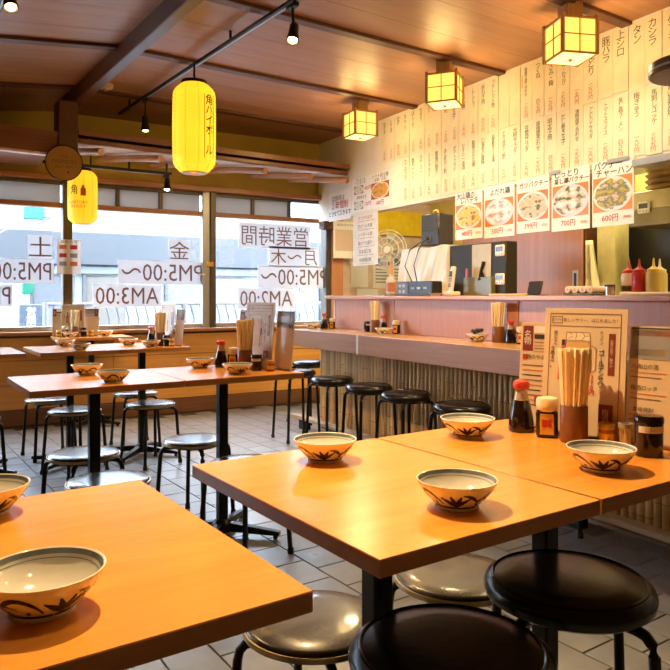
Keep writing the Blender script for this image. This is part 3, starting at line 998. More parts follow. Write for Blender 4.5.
TABLES = [
    ((0.476, 0.605), (0.124, 0.997), 4.7, 'wooden table at the lower left corner, nearest the camera'),
    ((0.476, 0.622), (0.716, 1.083), 4.4, 'wooden table in front centre with two bowls near the black stools'),
    ((0.476, 0.622), (1.193, 1.120), 4.4, 'wooden table at right holding the big menu boards and sauces'),
    ((0.590, 0.545), (0.577, 3.003), 3.3, 'left table of the middle pair with two bowls close together'),
    ((0.558, 0.545), (1.152, 3.036), 3.3, 'right table of the middle pair with menu boards at its end'),
    ((0.477, 0.620), (0.776, 4.835), 3.2, 'left table of the far pair before the windows'),
    ((0.477, 0.620), (1.254, 4.862), 3.2, 'right table of the far pair with chopsticks and folders'),
    ((0.600, 0.420), (1.165, 6.185), 0.0, 'table pushed against the window below the flyer'),
    ((0.477, 0.620), (0.226, 4.825), 3.2, 'far table cut by the left picture edge'),
]
for (w, d), loc, r_, lb in TABLES:
    make_table(w, d, loc, R(r_), lb)


# ================================================================== STOOLS
def make_stool(D, zs, mat, kind, band=True):
    """prototype: padded round seat, rim band, four bent tube legs"""
    t = thing('round_stool', 'proto', 'stool')
    r = D / 2
    th = 0.042 if kind == 'pad' else 0.026
    if kind == 'pad':
        prof = [(0, zs - th), (r - 0.012, zs - th), (r - 0.003, zs - th + 0.006), (r, zs - th * 0.5), (r - 0.004, zs - 0.010), (r - 0.014, zs - 0.003), (r - 0.020, zs - 0.0035), (r - 0.024, zs - 0.0015), (r * 0.6, zs + 0.002), (0, zs + 0.003)]
    else:
        prof = [(0, zs - th), (r - 0.008, zs - th), (r - 0.001, zs - th + 0.006), (r, zs - 0.012), (r - 0.004, zs - 0.005), (r - 0.012, zs - 0.0015), (r * 0.6, zs), (0, zs)]
    seat = B().lathe(prof, 48).obj('seat', mat, t)
    if kind == 'pad':
        B().lathe([(r - 0.017, zs - 0.004), (r - 0.015, zs - 0.0015), (r - 0.018, zs + 0.0005), (r - 0.021, zs - 0.0015)], 48, closed=True).obj('piping', M_VINYL, seat)
    else:
        B().lathe([(r - 0.002, zs - th + 0.004), (r + 0.0025, zs - th + 0.004), (r + 0.0025, zs - 0.010), (r - 0.002, zs - 0.010)], 48, closed=True).obj('rim_band', M_CHROME, seat)
    B().lathe([(0, zs - th - 0.012), (r * 0.72, zs - th - 0.012), (r * 0.72, zs - th), (0, zs - th)], 24).obj('seat_plate', M_BLACK, t)
    z1 = zs - th - 0.010
    ro = r + 0.012
    for k in range(4):
        a = R(45 + 90 * k)
        pts = [(r * 0.55, z1), (ro - 0.035, z1), (ro - 0.015, z1 - 0.004), (ro - 0.003, z1 - 0.016), (ro + 0.001, z1 - 0.035), (ro + 0.012, z1 * 0.5), (ro + 0.025, 0.012)]
        b = B().tube([(q * math.cos(a), q * math.sin(a), z) for q, z in pts], 0.0105, 10)
        lg = b.obj('leg', M_BLACK, t)
        q = ro + 0.0255
        B().lathe([(0, 0), (0.0135, 0), (0.0135, 0.022), (0.011, 0.026), (0, 0.026)], 10, (q * math.cos(a), q * math.sin(a), 0)).obj('foot_cap', M_RUBBER, lg)
    return t


low = make_stool(0.31, 0.40, M_THINSEAT, 'thin')
pad = make_stool(0.325, 0.55, M_VINYL, 'pad')
bar_st = make_stool(0.305, 0.53, M_VINYL, 'pad')
STOOLS = [
    (low, (1.237, 4.575), 20, 'low stool in front of the right far table, pale window glare on seat', 'low stools'),
    (low, (1.285, 5.16), 5, 'low stool behind the right far table, nearest the window wall', 'low stools'),
    (low, (1.116, 3.31), 38, 'low stool on the window side of the right middle table', 'low stools'),
    (low, (1.145, 2.745), 22, 'low stool behind the front centre table, under the right middle table', 'low stools'),
    (low, (0.584, 3.27), 20, 'low stool on the window side of the left middle table', 'low stools'),
    (low, (0.580, 2.745), 12, 'low stool just behind the nearest left table', 'low stools'),
    (low, (0.760, 4.55), 25, 'low stool in front of the left far table', 'low stools'),
    (low, (0.690, 5.13), 10, 'low stool behind the left far table, leftmost at its back', 'low stools'),
    (low, (0.185, 4.53), 25, 'low stool cut by the left picture edge', 'low stools'),
    (low, (0.720, 1.335), 30, 'low stool with golden sheen between the two nearest tables', 'low stools'),
    (low, (1.150, 1.375), 10, 'low stool with golden sheen under the right front table', 'low stools'),
    (pad, on_z(568, 576, 0.55).xy, 52, 'tall black padded stool at the lower right, golden highlight on seat', 'tall padded stools'),
    (pad, on_z(451, 644, 0.55).xy, 20, 'tall black padded stool at the bottom centre, cut by the frame', 'tall padded stools'),
    (bar_st, (2.42, 4.233), 4, 'black bar stool, second from the window end of the counter', 'bar stools'),
    (bar_st, (2.42, 3.755), -5, 'black bar stool, third from the window end of the counter', 'bar stools'),
    (bar_st, (2.42, 3.351), 3, 'black bar stool, fourth from the window end of the counter', 'bar stools'),
    (bar_st, (2.42, 2.849), -3, 'black bar stool half hidden behind the bowl on the right front table', 'bar stools'),
    (bar_st, (2.40, 2.30), 5, 'black bar stool hidden behind the right table, only legs showing', 'bar stools'),
    (bar_st, (2.42, 4.79), 0, 'black bar stool at the window end of the counter front', 'bar stools'),
    (bar_st, (2.86, 5.40), 20, 'stool standing past the end of the counter by the window wall', 'bar stools'),
]
for p in (low, pad, bar_st):
    p['used'] = 0
for proto, (x, y), a, lb, g in STOOLS:
    o = proto if not proto['used'] else dup(proto)
    proto['used'] = 1
    o.location = (x, y, 0)
    o.rotation_euler = (0, 0, R(a))
    o['label'] = lb
    o['group'] = g
    if 'used' in o and o is not proto:
        del o['used']
for p in (low, pad, bar_st):
    del p['used']


# ================================================================== BOWLS
def bowl_r(z):
    P = [(0.007, 0.0365), (0.011, 0.0395), (0.020, 0.0475), (0.032, 0.0560), (0.045, 0.0630), (0.056, 0.068)]
    for (z0, r0), (z1, r1) in zip(P, P[1:]):
        if z <= z1:
            return r0 + (r1 - r0) * (z - z0) / (z1 - z0)
    return 0.068


def make_bowl():
    t = thing('ceramic_bowl', 'proto', 'bowl')
    body = B().lathe([(0, 0.004), (0.031, 0.004), (0.033, 0.0), (0.036, 0.0), (0.0362, 0.007), (0.0395, 0.011), (0.0475, 0.020), (0.0560, 0.032), (0.0630, 0.045), (0.0672, 0.0535), (0.0675, 0.0565), (0.066, 0.057), (0.0645, 0.0555)], 48)
    bd = body.obj('bowl_wall', M_CERAMIC, t)
    B().lathe([(0.0645, 0.0555), (0.062, 0.048), (0.0545, 0.036), (0.045, 0.025), (0.032, 0.017), (0.015, 0.0125), (0, 0.012)], 48).obj('inner_glaze', M_CERIN, t)
    B().lathe([(0.06405, 0.0555), (0.0616, 0.0484)], 48).obj('rim_band', M_BAND, bd)
    B().lathe([(0.0593, 0.0445), (0.0586, 0.0434)], 48).obj('ring_line', M_BAND, bd)
    B().lathe([(0.0366, 0.006), (0.0370, 0.0075), (0.0392, 0.0098), (0.0398, 0.0106)], 48).obj('foot_line', M_STROKE, bd)
    st = B()

    def stroke(pts, w0, w1):
        prev = None
        n = len(pts)
        for i, (th, z) in enumerate(pts):
            f = i / (n - 1)
            w = (w0 + (w1 - w0) * f) * 1.2
            w *= (0.35 + 1.3 * math.sin(PI * min(max(f, 0.06), 0.94)) * 0.8)
            tz = pts[min(i + 1, n - 1)][1] - pts[max(i - 1, 0)][1]
            tt = (pts[min(i + 1, n - 1)][0] - pts[max(i - 1, 0)][0]) * 0.06
            L = math.hypot(tz, tt) or 1
            nx, nz = -tz / L, tt / L
            row = []
            for s_ in (-1, 1):
                z2 = min(max(z + nz * w * s_, 0.009), 0.053)
                th2 = th + nx * w * s_ / 0.06
                r = bowl_r(z2) + 0.0005
                row.append(st.bm.verts.new((r * math.cos(th2), r * math.sin(th2), z2)))
            if prev:
                st.bm.faces.new((prev[0], prev[1], row[1], row[0]))
            prev = row
    for rep in range(3):
        o = rep * 2 * PI / 3
        stroke([(o + 0.15 + 0.95 * f, 0.016 + 0.026 * math.sin(PI * f) ** 0.8) for f in [i / 14 for i in range(15)]], 0.0022, 0.0022)
        stroke([(o + 0.35 + 0.22 * math.cos(5 * f), 0.022 + 0.008 * math.sin(5 * f)) for f in [i / 14 for i in range(15)]], 0.0016, 0.0014)
        for q in (-0.35, -0.12, 0.12, 0.33):
            stroke([(o + 1.55 + q * f * 1.25, 0.012 + (0.028 - 0.02 * abs(q)) * f) for f in [i / 8 for i in range(9)]], 0.0034, 0.0020)
        stroke([(o - 0.35 + 0.5 * f, 0.040 - 0.018 * f * f) for f in [i / 8 for i in range(9)]], 0.0018, 0.0022)
        stroke([(o + 0.75 + 0.06 * f, 0.014 + 0.006 * f) for f in [i / 5 for i in range(6)]], 0.0018, 0.0018)
    st.obj('brush_pattern', M_STROKE, bd)
    return t


bowl = make_bowl()
for q in (bowl, *bowl.children_recursive):
    if q.type == 'MESH':
        q.data.transform(Matrix.Diagonal((0.985, 0.985, 0.80, 1)))
BOWLS = [
    (on_z(43, 609, ZT).xy, ZT, 200, 'large-looking patterned bowl nearest the camera on the lower left table'),
    (on_z(-15, 513, ZT).xy, ZT, 80, 'patterned bowl cut by the left edge on the nearest table'),
    (on_z(457, 506, ZT).xy, ZT, 260, 'patterned bowl at the front edge of the front centre table'),
    (on_z(325, 460, ZT).xy, ZT, 30, 'patterned bowl at the far edge of the front centre table'),
    (on_z(467.5, 436, ZT).xy, ZT, 140, 'patterned bowl at the far edge of the right front table'),
    (on_z(601, 469.5, ZT).xy, ZT, 255, 'patterned bowl before the chopstick holder on the right front table'),
    (on_z(87, 375, ZT).xy, ZT, 10, 'back one of two bowls on the left middle table'),
    (on_z(113.5, 382, ZT).xy, ZT, 100, 'front one of two bowls on the left middle table'),
    (on_z(200, 368, ZT).xy, ZT, 190, 'back bowl on the right middle table'),
    (on_z(237.5, 374, ZT).xy, ZT, 60, 'bowl beside the chopstick holder on the right middle table'),
    ((0.775, 5.02), ZT, 20, 'back bowl of the close pair on the left far table'),
    ((0.800, 4.615), ZT, 210, 'front bowl of the close pair on the left far table'),
    ((1.178, 4.93), ZT, 90, 'back bowl on the right far table'),
    ((1.262, 4.66), ZT, 300, 'bowl left of the soy bottle on the right far table'),
    ((0.985, 6.11), ZT, 150, 'bowl before the menu boards on the window table'),
    ((1.27, 6.13), ZT, 40, 'lone bowl at the right end of the window table'),
    ((2.70, 5.05), 0.828, 70, 'bowl at the window end of the bar counter'),
    ((2.77, 4.10), 0.828, 10, 'bowl before the sauce set in the middle of the bar counter'),
    ((2.80, 3.16), 0.828, 220, 'bowl of dark pieces beside the chopsticks on the bar counter'),
]
for k, ((x, y), z, a, lb) in enumerate(BOWLS):
    o = bowl if k == 0 else dup(bowl)
    o.location = (x, y, z + 0.0006)
    o.rotation_euler = (0, 0, R(a))
    o['label'] = lb
    o['group'] = 'patterned ceramic bowls'
dk = B()
for k in range(9):
    a = k * 2.4
    r = 0.012 * math.sqrt(k)
    dk.lathe([(0, -0.012), (0.009, -0.008), (0.013, 0.0), (0.009, 0.009), (0, 0.012)], 8, (r * math.cos(a), r * math.sin(a), 0.052 + 0.02 * random.random()))
dk.obj('dark_pieces', plain('dark_purple_pieces', (0.02, 0.015, 0.022), 0.35), loc=(2.80, 3.16, 0.829), label='heap of small dark pieces filling a bowl on the bar counter', cat='garnish', kind='stuff')


# ================================================================== CONDIMENTS
def soy_bottle(loc, label, s=1.0):
    t = thing('soy_sauce_bottle', label, 'bottle', loc, R(200), group='soy sauce bottles')
    t.scale = (s,) * 3
    B().lathe([(0, 0), (0.030, 0), (0.0325, 0.004), (0.0325, 0.012), (0.030, 0.035), (0.0245, 0.062), (0.019, 0.080)], 28).obj('body', M_SOY, t)
    B().lathe([(0.019, 0.080), (0.0160, 0.095), (0.0150, 0.112), (0, 0.112)], 28).obj('neck', M_CLEAR, t)
    B().lathe([(0, 0.108), (0.0175, 0.108), (0.0205, 0.111), (0.0215, 0.120), (0.0185, 0.127), (0.011, 0.131), (0, 0.132)], 28).obj('cap', M_REDCAP, t)
    B().box((0.021, 0.0, 0.121), (0.016, 0.010, 0.010), bev=0.003).obj('spout', M_REDCAP, t)
    d = B()
    for k in range(10):
        pass
    d.lathe([(0, 0.0), (0.0062, 0.0), (0.0062, 0.0012), (0, 0.0012)], 14)
    d.obj('emblem', M_YELLOW, t, (-0.0295, 0.008, 0.034), (0, R(-80), R(-15)))
    return t


def sauce_bottle(loc, label, s=1.0, rz=0):
    t = thing('sauce_bottle', label, 'bottle', loc, rz, group='sauce bottles with cream caps')
    t.scale = (s,) * 3
    b = B()
    b.box((0, 0, 0.034), (0.052, 0.040, 0.068), bev=0.008, seg=3)
    b.obj('body', M_SOY, t)
    B().lathe([(0, 0.064), (0.022, 0.064), (0.0255, 0.068), (0.0265, 0.076), (0.0265, 0.090), (0.0235, 0.096), (0.012, 0.0985), (0, 0.099)], 28).obj('cap', M_CREAMCAP, t)
    lb = B().box((0, -0.0206, 0.034), (0.032, 0.0012, 0.050)).obj('front_label', M_YELLOW, t)
    B().box((0, -0.0214, 0.036), (0.022, 0.0006, 0.018)).obj('label_print', M_REDINK, lb)
    return t


stick_b = B()
stick_b.hexa([(-0.0028, -0.0024, 0), (0.0028, -0.0024, 0), (0.0028, 0.0024, 0), (-0.0028, 0.0024, 0),
              (-0.0042, -0.0034, 0.205), (0.0042, -0.0034, 0.205), (0.0042, 0.0034, 0.205), (-0.0042, 0.0034, 0.205)])
STICK = stick_b.mesh('chopstick', False)
STICK.materials.append(M_STICK)


def chopsticks(loc, place, n=20, r=0.031, s=1.0):
    t = thing('chopstick_holder', 'brown bamboo chopstick holder ' + place, 'holder', loc, group='chopstick holders')
    t.scale = (s,) * 3
    B().lathe([(0, 0), (r - 0.001, 0), (r, 0.002), (r, 0.083), (r - 0.001, 0.085), (r - 0.004, 0.085), (r - 0.004, 0.004), (0, 0.004)], 28).obj('tube', M_TUBE, t)
    for k in range(n):
        a = 2.399963 * k
        f = math.sqrt((k + 0.5) / n)
        q0, q1 = f * (r - 0.009), f * (r + 0.005)
        h = 0.205
        d = Vector((q1 * math.cos(a + 0.25) - q0 * math.cos(a), q1 * math.sin(a + 0.25) - q0 * math.sin(a), h)).normalized()
        o = mk('chopstick', STICK, None, None, Vector(loc) + Vector((q0 * math.cos(a), q0 * math.sin(a), 0.005 + random.uniform(0, 0.006))) * s,
               label='pale wooden chopstick in the holder ' + place, cat='chopstick', group='chopsticks ' + place)
        o.scale = (s,) * 3
        o.rotation_mode = 'QUATERNION'
        o.rotation_quaternion = d.to_track_quat('Z', 'Y')
    return t


def spice_jar(loc, label, s=1.0, rz=0):
    t = thing('spice_jar', label, 'jar', loc, rz, group='small spice jars')
    t.scale = (s,) * 3
    B().lathe([(0, 0), (0.016, 0), (0.0175, 0.002), (0.0175, 0.036), (0, 0.036)], 20).obj('glass_body', plain('amber_spice', (0.34, 0.10, 0.02), 0.15, coat=0.3), t)
    B().lathe([(0.0178, 0.010), (0.0178, 0.027)], 20).obj('label_wrap', M_YELLOW, t)
    B().lathe([(0, 0.036), (0.0185, 0.036), (0.0185, 0.048), (0.017, 0.050), (0, 0.050)], 20).obj('lid', plain('gold_lid', (0.66, 0.40, 0.05), 0.3, 0.3), t)
    return t


def pick_jar(loc, label, s=1.0):
    t = thing('toothpick_holder', label, 'holder', loc, group='toothpick holders')
    t.scale = (s,) * 3
    b = B()
    for k in range(16):
        a = 2.4 * k
        f = 0.0115 * math.sqrt((k + 0.5) / 16)
        b.tube([(f * math.cos(a), f * math.sin(a), 0.003), (f * 1.1 * math.cos(a + 0.2), f * 1.1 * math.sin(a + 0.2), 0.050)], 0.0011, 5)
    b.obj('toothpicks', M_STICK, t, kind='stuff')
    B().lathe([(0, 0), (0.0155, 0), (0.0155, 0.046)], 20).obj('clear_cup', glass('clear_cup', (0.92, 0.90, 0.86), 0.10), t)
    B().lathe([(0.0105, 0.046), (0.0165, 0.046), (0.0165, 0.056), (0.0105, 0.056)], 20, closed=True).obj('steel_lid', M_STEEL, t)
    return t


def black_pot(loc, label, s=1.0, rz=0):
    t = thing('lidded_pot', label, 'pot', loc, rz, group='black lidded pots')
    t.scale = (s,) * 3
    B().lathe([(0, 0), (0.027, 0), (0.0295, 0.002), (0.0295, 0.072), (0, 0.072)], 28).obj('body', M_SOY, t)
    B().lathe([(0, 0.072), (0.031, 0.072), (0.031, 0.083), (0.0285, 0.088), (0.012, 0.0895), (0, 0.09)], 28).obj('lid', M_SOY, t)
    # curved paper label
    b = B()
    n = 8
    rows = []
    for z in (0.053, 0.067):
        rows.append([b.bm.verts.new((0.0300 * math.cos(R(-150 + 120 * i / n)), 0.0300 * math.sin(R(-150 + 120 * i / n)), z)) for i in range(n + 1)])
    for i in range(n):
        b.bm.faces.new((rows[0][i], rows[0][i + 1], rows[1][i + 1], rows[1][i]))
    lb = b.obj('paper_label', plain('label_paper', (0.70, 0.62, 0.55), 0.5), t)
    lettering('にんにく', 0.0095, M_BROWNINK, lb, (0, -0.0306, 0.060), ROT_Y)
    return t


def tri_boards(origin, ang, place, detail=True, s=1.0):
    """three menu boards standing side by side; local x runs along the boards, local -y faces the reader"""
    def board(name, label, dx, dy, w, h, da, grp=True):
        p = Vector(origin) + Matrix.Rotation(ang, 3, 'Z') @ Vector((dx, dy, 0)) * s
        t = thing(name, label, 'menu board', p, ang + R(da), group='standing menu boards')
        t.scale = (s,) * 3
        lean = Matrix.Rotation(R(-5), 3, 'X')
        b = B()
        b.box(lean @ Vector((0, 0, h / 2)), (w, 0.003, h), lean, bev=0.0008)
        b.obj('board', M_BOARD, t)
        B().box((0, 0.010, 0.004), (w * 0.8, 0.05, 0.008), bev=0.002).obj('stand_foot', M_TUBE, t)
        return t, h, w, lean

    def pr(t, x0, x1, z0, z1, mat, lean, name='print'):
        b = B()
        b.box(lean @ Vector(((x0 + x1) / 2, -0.0022, (z0 + z1) / 2)), (abs(x1 - x0), 0.0006, abs(z1 - z0)), lean)
        return b.obj(name, mat, t, smooth=False)

    def tx(t, body, size, mat, x, z, lean, **k):
        return lettering(body, size, mat, t, lean @ Vector((x, -0.0030, z)), (R(85), 0, 0), **k)

    # left
    t, h, w, ln = board('menu_board', 'left narrow menu board ' + place, -0.135, 0.016, 0.105, 0.275, 6)
    pr(t, -0.045, -0.016, 0.200, 0.266, M_MAROON, ln)
    tx(t, vert('名物'), 0.022, M_POSTER, -0.031, 0.233, ln)
    pr(t, -0.014, 0.045, 0.248, 0.266, M_POSTER, ln)
    pr(t, -0.012, 0.045, 0.232, 0.244, M_INK, ln)
    for k in range(4):
        pr(t, -0.012, 0.035 - 0.006 * (k % 2), 0.222 - 0.008 * k, 0.2235 - 0.008 * k, (M_BROWNINK, M_ORANGE)[k % 2], ln, 'print_line')
    if detail:
        tx(t, '鶏のやみつき', 0.014, M_INK, 0.008, 0.183, ln)
        pr(t, -0.044, -0.030, 0.176, 0.190, M_REDINK, ln)
        for k in range(9):
            pr(t, -0.044, 0.030 - 0.010 * (k % 3), 0.160 - 0.013 * k, 0.1625 - 0.013 * k, (M_BROWNINK, M_ORANGE, M_INK)[k % 3], ln, 'print_line')
        pr(t, -0.006, 0.012, 0.060, 0.080, M_REDINK, ln)
    # right
    t, h, w, ln = board('menu_board', 'right narrow menu board ' + place, 0.178, 0.010, 0.140, 0.275, -3)
    pr(t, -0.065, 0.066, 0.198, 0.268, M_GREYPRINT, ln)
    pr(t, 0.030, 0.064, 0.196, 0.268, M_MAROON, ln)
    pr(t, -0.062, 0.028, 0.252, 0.266, M_ORANGE, ln)
    pr(t, -0.064, 0.022, 0.205, 0.222, M_BOARD, ln)
    pr(t, -0.064, 0.066, 0.268, 0.2715, M_INK, ln)
    tx(t, vert('うまい'), 0.020, M_POSTER, 0.048, 0.233, ln)
    if detail:
        for k, s_ in enumerate(('八海山の酒', '梅酒ロック', '本格焼酎')):
            tx(t, s_, 0.013, M_INK, -0.028, 0.180 - 0.05 * k, ln)
            for j in range(2):
                pr(t, -0.062, 0.024 - 0.012 * j, 0.166 - 0.05 * k - 0.011 * j, 0.168 - 0.05 * k - 0.011 * j, (M_ORANGE, M_BROWNINK)[j], ln, 'print_line')
        tx(t, vert('山猿'), 0.017, M_INK, 0.046, 0.168, ln)
    # centre
    t, h, w, ln = board('menu_board', 'tall centre menu board with mug and bottle drawings ' + place, 0.008, -0.012, 0.216, 0.315, 2)
    for x0, x1, z0, z1 in ((-0.092, 0.092, 0.3005, 0.3025), (-0.092, 0.092, 0.270, 0.2712), (-0.093, -0.0915, 0.02, 0.3025), (0.0915, 0.093, 0.02, 0.3025)):
        pr(t, x0, x1, z0, z1, M_BROWNINK, ln, 'border_line')
    for x0, x1, z0, z1 in ((-0.087, -0.058, 0.293, 0.2945), (-0.087, -0.058, 0.277, 0.2785), (-0.087, -0.0855, 0.277, 0.2945), (-0.0595, -0.058, 0.277, 0.2945)):
        pr(t, x0, x1, z0, z1, M_BROWNINK, ln, 'border_line')
    tx(t, '新しいサワー、はじめました！', 0.0105, M_INK, 0.018, 0.285, ln)
    tx(t, 'おすすめ', 0.0066, M_INK, -0.0725, 0.2855, ln)
    pr(t, 0.064, 0.080, 0.155, 0.255, M_MAROON, ln)
    tx(t, vert('金麦の香り、爽やか'), 0.009, M_BOARD, 0.072, 0.206, ln)
    tx(t, vert('キンキン'), 0.010, M_INK, 0.046, 0.243, ln)
    tx(t, vert('ゴールデンサワー'), 0.0155, M_INK, 0.047, 0.162, ln, bold=0.0003)
    pr(t, 0.012, 0.022, 0.160, 0.190, M_INK, ln)
    tx(t, vert('390円'), 0.015, M_REDINK, 0.025, 0.128, ln, bold=0.0003)
    tx(t, vert('飲むなら'), 0.0115, M_INK, -0.075, 0.238, ln)
    tx(t, vert('うめぇ～。'), 0.0130, M_INK, -0.082, 0.190, ln, bold=0.0003)
    # mug drawing
    pr(t, -0.044, 0.013, 0.105, 0.232, plain('gold_beer_print', (0.66, 0.40, 0.16), 0.4), ln, 'beer_print')
    pr(t, -0.046, 0.016, 0.233, 0.254, plain('foam_print', (0.78, 0.66, 0.50), 0.4), ln, 'foam_print')
    b = B()
    for a_, c_ in (((-0.045, 0.255), (0.015, 0.255)), ((0.015, 0.255), (0.018, 0.225)), ((0.018, 0.225), (0.012, 0.10)), ((-0.045, 0.255), (-0.048, 0.225)), ((-0.048, 0.225), (-0.042, 0.10)), ((-0.048, 0.235), (0.018, 0.235)), ((0.018, 0.225), (0.033, 0.218)), ((0.033, 0.218), (0.033, 0.165)), ((0.033, 0.165), (0.016, 0.155))):
        p, q = Vector((a_[0], 0, a_[1])), Vector((c_[0], 0, c_[1]))
        mid = (p + q) / 2
        L = (q - p).length
        an = math.atan2(q.z - p.z, q.x - p.x)
        b.box(ln @ Vector((mid.x, -0.0026, mid.z)), (L, 0.0005, 0.0014), ln @ Matrix.Rotation(-an, 3, 'Y'))
    for k in range(7):
        an = k * 0.9
        b.box(ln @ Vector((-0.015 + 0.022 * math.cos(an), -0.0026, 0.247 + 0.006 * math.sin(an * 2))), (0.012, 0.0005, 0.0012), ln @ Matrix.Rotation(an, 3, 'Y'))
    b.obj('mug_drawing', plain('brown_line_print', (0.30, 0.13, 0.06), 0.5), t, smooth=False)
    # bottle drawing
    b = B()
    out = [(-0.014, 0), (0.014, 0), (0.014, 0.055), (0.012, 0.066), (0.006, 0.078), (0.005, 0.098), (-0.005, 0.098), (-0.006, 0.078), (-0.012, 0.066), (-0.014, 0.055)]
    b.poly([ln @ Vector((-0.054 + x * 0.85, -0.0024, 0.135 + z)) for x, z in out])
    bd = b.obj('bottle_drawing', plain('pink_orange_print', (0.55, 0.11, 0.06), 0.4), t, smooth=False)
    pr(bd, -0.058, -0.050, 0.222, 0.236, M_INK, ln)
    pr(bd, -0.0635, -0.0445, 0.150, 0.185, M_ORANGE, ln)
    pr(t, 0.045, 0.080, 0.03, 0.085, M_MAROON, ln)
    tx(t, vert('梅酒'), 0.018, M_BOARD, 0.062, 0.058, ln)


# right front table: boards along the right edge
P2 = 'on the right front table'
soy_bottle((1.300, 1.300, ZT), 'red-capped soy sauce bottle ' + P2)
sauce_bottle((1.302, 1.215, ZT), 'dark sauce bottle with cream cap and yellow label ' + P2, 1.0, R(-50))
chopsticks((1.312, 1.142, ZT), P2, 46, 0.031, 1.03)
spice_jar((1.356, 1.085, ZT), 'yellow spice jar ' + P2)
pick_jar((1.362, 1.038, ZT), 'clear toothpick holder ' + P2)
black_pot((1.338, 0.962, ZT), 'black lidded pot with white label ' + P2, 1.0, R(-35))
tri_boards((1.382, 1.185, ZT), R(-79), P2)
# right middle table
P3 = 'on the middle row'
soy_bottle((1.205, 3.19, ZT), 'red-capped soy sauce bottle ' + P3)
sauce_bottle((1.250, 3.14, ZT), 'dark sauce bottle with cream cap ' + P3, 1.0, R(-40))
chopsticks((1.270, 3.05, ZT), P3, 28, 0.033, 1.08)
black_pot((1.292, 2.965, ZT), 'black lidded pot ' + P3, 0.85, R(-30))
pick_jar((1.332, 2.955, ZT), 'clear toothpick holder ' + P3)
spice_jar((1.340, 2.910, ZT), 'yellow spice jar ' + P3)
tri_boards((1.358, 3.10, ZT), R(-77), P3, False)
# right far table
P4 = 'on the far row'
soy_bottle((1.325, 4.88, ZT), 'red-capped soy sauce bottle ' + P4)
chopsticks((1.365, 4.80, ZT), P4, 22, 0.033, 1.08)
black_pot((1.392, 4.74, ZT), 'black lidded pot ' + P4, 0.85, R(-30))
spice_jar((1.412, 4.685, ZT), 'yellow spice jar ' + P4)
tri_boards((1.428, 4.87, ZT), R(-80), P4, False, 0.92)
# window table
P5 = 'on the window table'
chopsticks((1.03, 6.17, ZT), P5, 20, 0.032, 1.05)
sauce_bottle((0.96, 6.215, ZT), 'left dark sauce bottle ' + P5, 0.95, R(-20))
spice_jar((0.905, 6.18, ZT), 'left yellow spice jar ' + P5, 1.1)
black_pot((1.105, 6.19, ZT), 'black lidded pot ' + P5, 0.85)
spice_jar((1.16, 6.165, ZT), 'right yellow spice jar ' + P5, 1.1)
tri_boards((1.03, 6.29, ZT), R(-14), P5, False, 0.86)
# bar counter
ZK = 0.828
P6 = 'on the bar counter by the joint strip'
chopsticks((2.86, 4.36, ZK), P6, 22, 0.032, 1.1)
black_pot((2.865, 4.47, ZK), 'black lidded pot ' + P6, 0.9)
soy_bottle((2.86, 4.24, ZK), 'red-capped soy sauce bottle ' + P6)
sauce_bottle((2.875, 4.10, ZK), 'dark sauce bottle with cream cap ' + P6, 1.0, R(-60))
P7 = 'on the bar counter near the menu boards'
chopsticks((2.87, 3.055, ZK), P7, 24, 0.032, 1.1)
soy_bottle((2.88, 2.965, ZK), 'red-capped soy sauce bottle ' + P7)
sauce_bottle((2.885, 2.885, ZK), 'dark sauce bottle with cream cap ' + P7, 1.0, R(-60))
P8 = 'on the counter end by the window'
soy_bottle((2.80, 5.03, ZK), 'red-capped soy sauce bottle ' + P8)
sauce_bottle((2.86, 5.00, ZK), 'dark sauce bottle with cream cap ' + P8, 0.9, R(-50))

# ================================================================== LAMPS, LANTERNS, TRACKS
def spot_light(parent, loc, target, power, angle=105, col=(1.0, 0.66, 0.30), r=0.014):
    d = bpy.data.lights.new('spot_lamp', 'SPOT')
    d.energy = power
    d.color = col
    d.spot_size = R(angle)
    d.spot_blend = 0.85
    d.shadow_soft_size = r
    o = bpy.data.objects.new('lamp_light', d)
    COL.objects.link(o)
    o.location = loc
    v = Vector(target) - Vector(loc)
    o.rotation_mode = 'QUATERNION'
    o.rotation_quaternion = v.to_track_quat('-Z', 'Y')
    return o


M_BULB = glow('warm_bulb', (1.0, 0.70, 0.28), 14.0)


def track_spot(top, bulb, target, power, label, angle=74):
    """adapter and stem under the track, tilted can, glowing bulb face and its light"""
    top, bulb = Vector(top), Vector(bulb)
    t = thing('track_spotlight', label, 'spotlight', top, group='black track spotlights')
    B().box((0, 0, -0.012), (0.035, 0.09, 0.024), bev=0.003).obj('adapter', M_BLACK, t)
    d = (Vector(target) - bulb).normalized()
    back = bulb - d * 0.075 - top
    B().tube([(0, 0, -0.02), (back.x * 0.5, back.y * 0.5, back.z * 0.6), back], 0.008, 8).obj('stem', M_BLACK, t)
    rot = d.to_track_quat('Z', 'Y').to_matrix().to_4x4()
    b = B().lathe([(0, -0.115), (0.018, -0.115), (0.024, -0.106), (0.026, -0.055), (0.034, -0.012), (0.034, 0.0), (0.030, 0.0), (0.025, -0.016), (0, -0.016)], 20)
    bmesh.ops.transform(b.bm, matrix=Matrix.Translation(bulb - top) @ rot, verts=b.bm.verts)
    b.obj('can', M_BLACK, t)
    b = B().lathe([(0, -0.012), (0.024, -0.010), (0.021, -0.002), (0.010, 0.004), (0, 0.005)], 16)
    bmesh.ops.transform(b.bm, matrix=Matrix.Translation(bulb - top) @ rot, verts=b.bm.verts)
    b.obj('bulb', M_BULB, t)
    spot_light(t, bulb + d * 0.03, target, power, angle)
    return t


tr_dir = Vector((0.0958, -0.9954, 0))
trk0 = Vector((1.355, 5.96, 2.62))


def trk(y):
    return trk0 + tr_dir * ((trk0.y - y) / 0.9954)


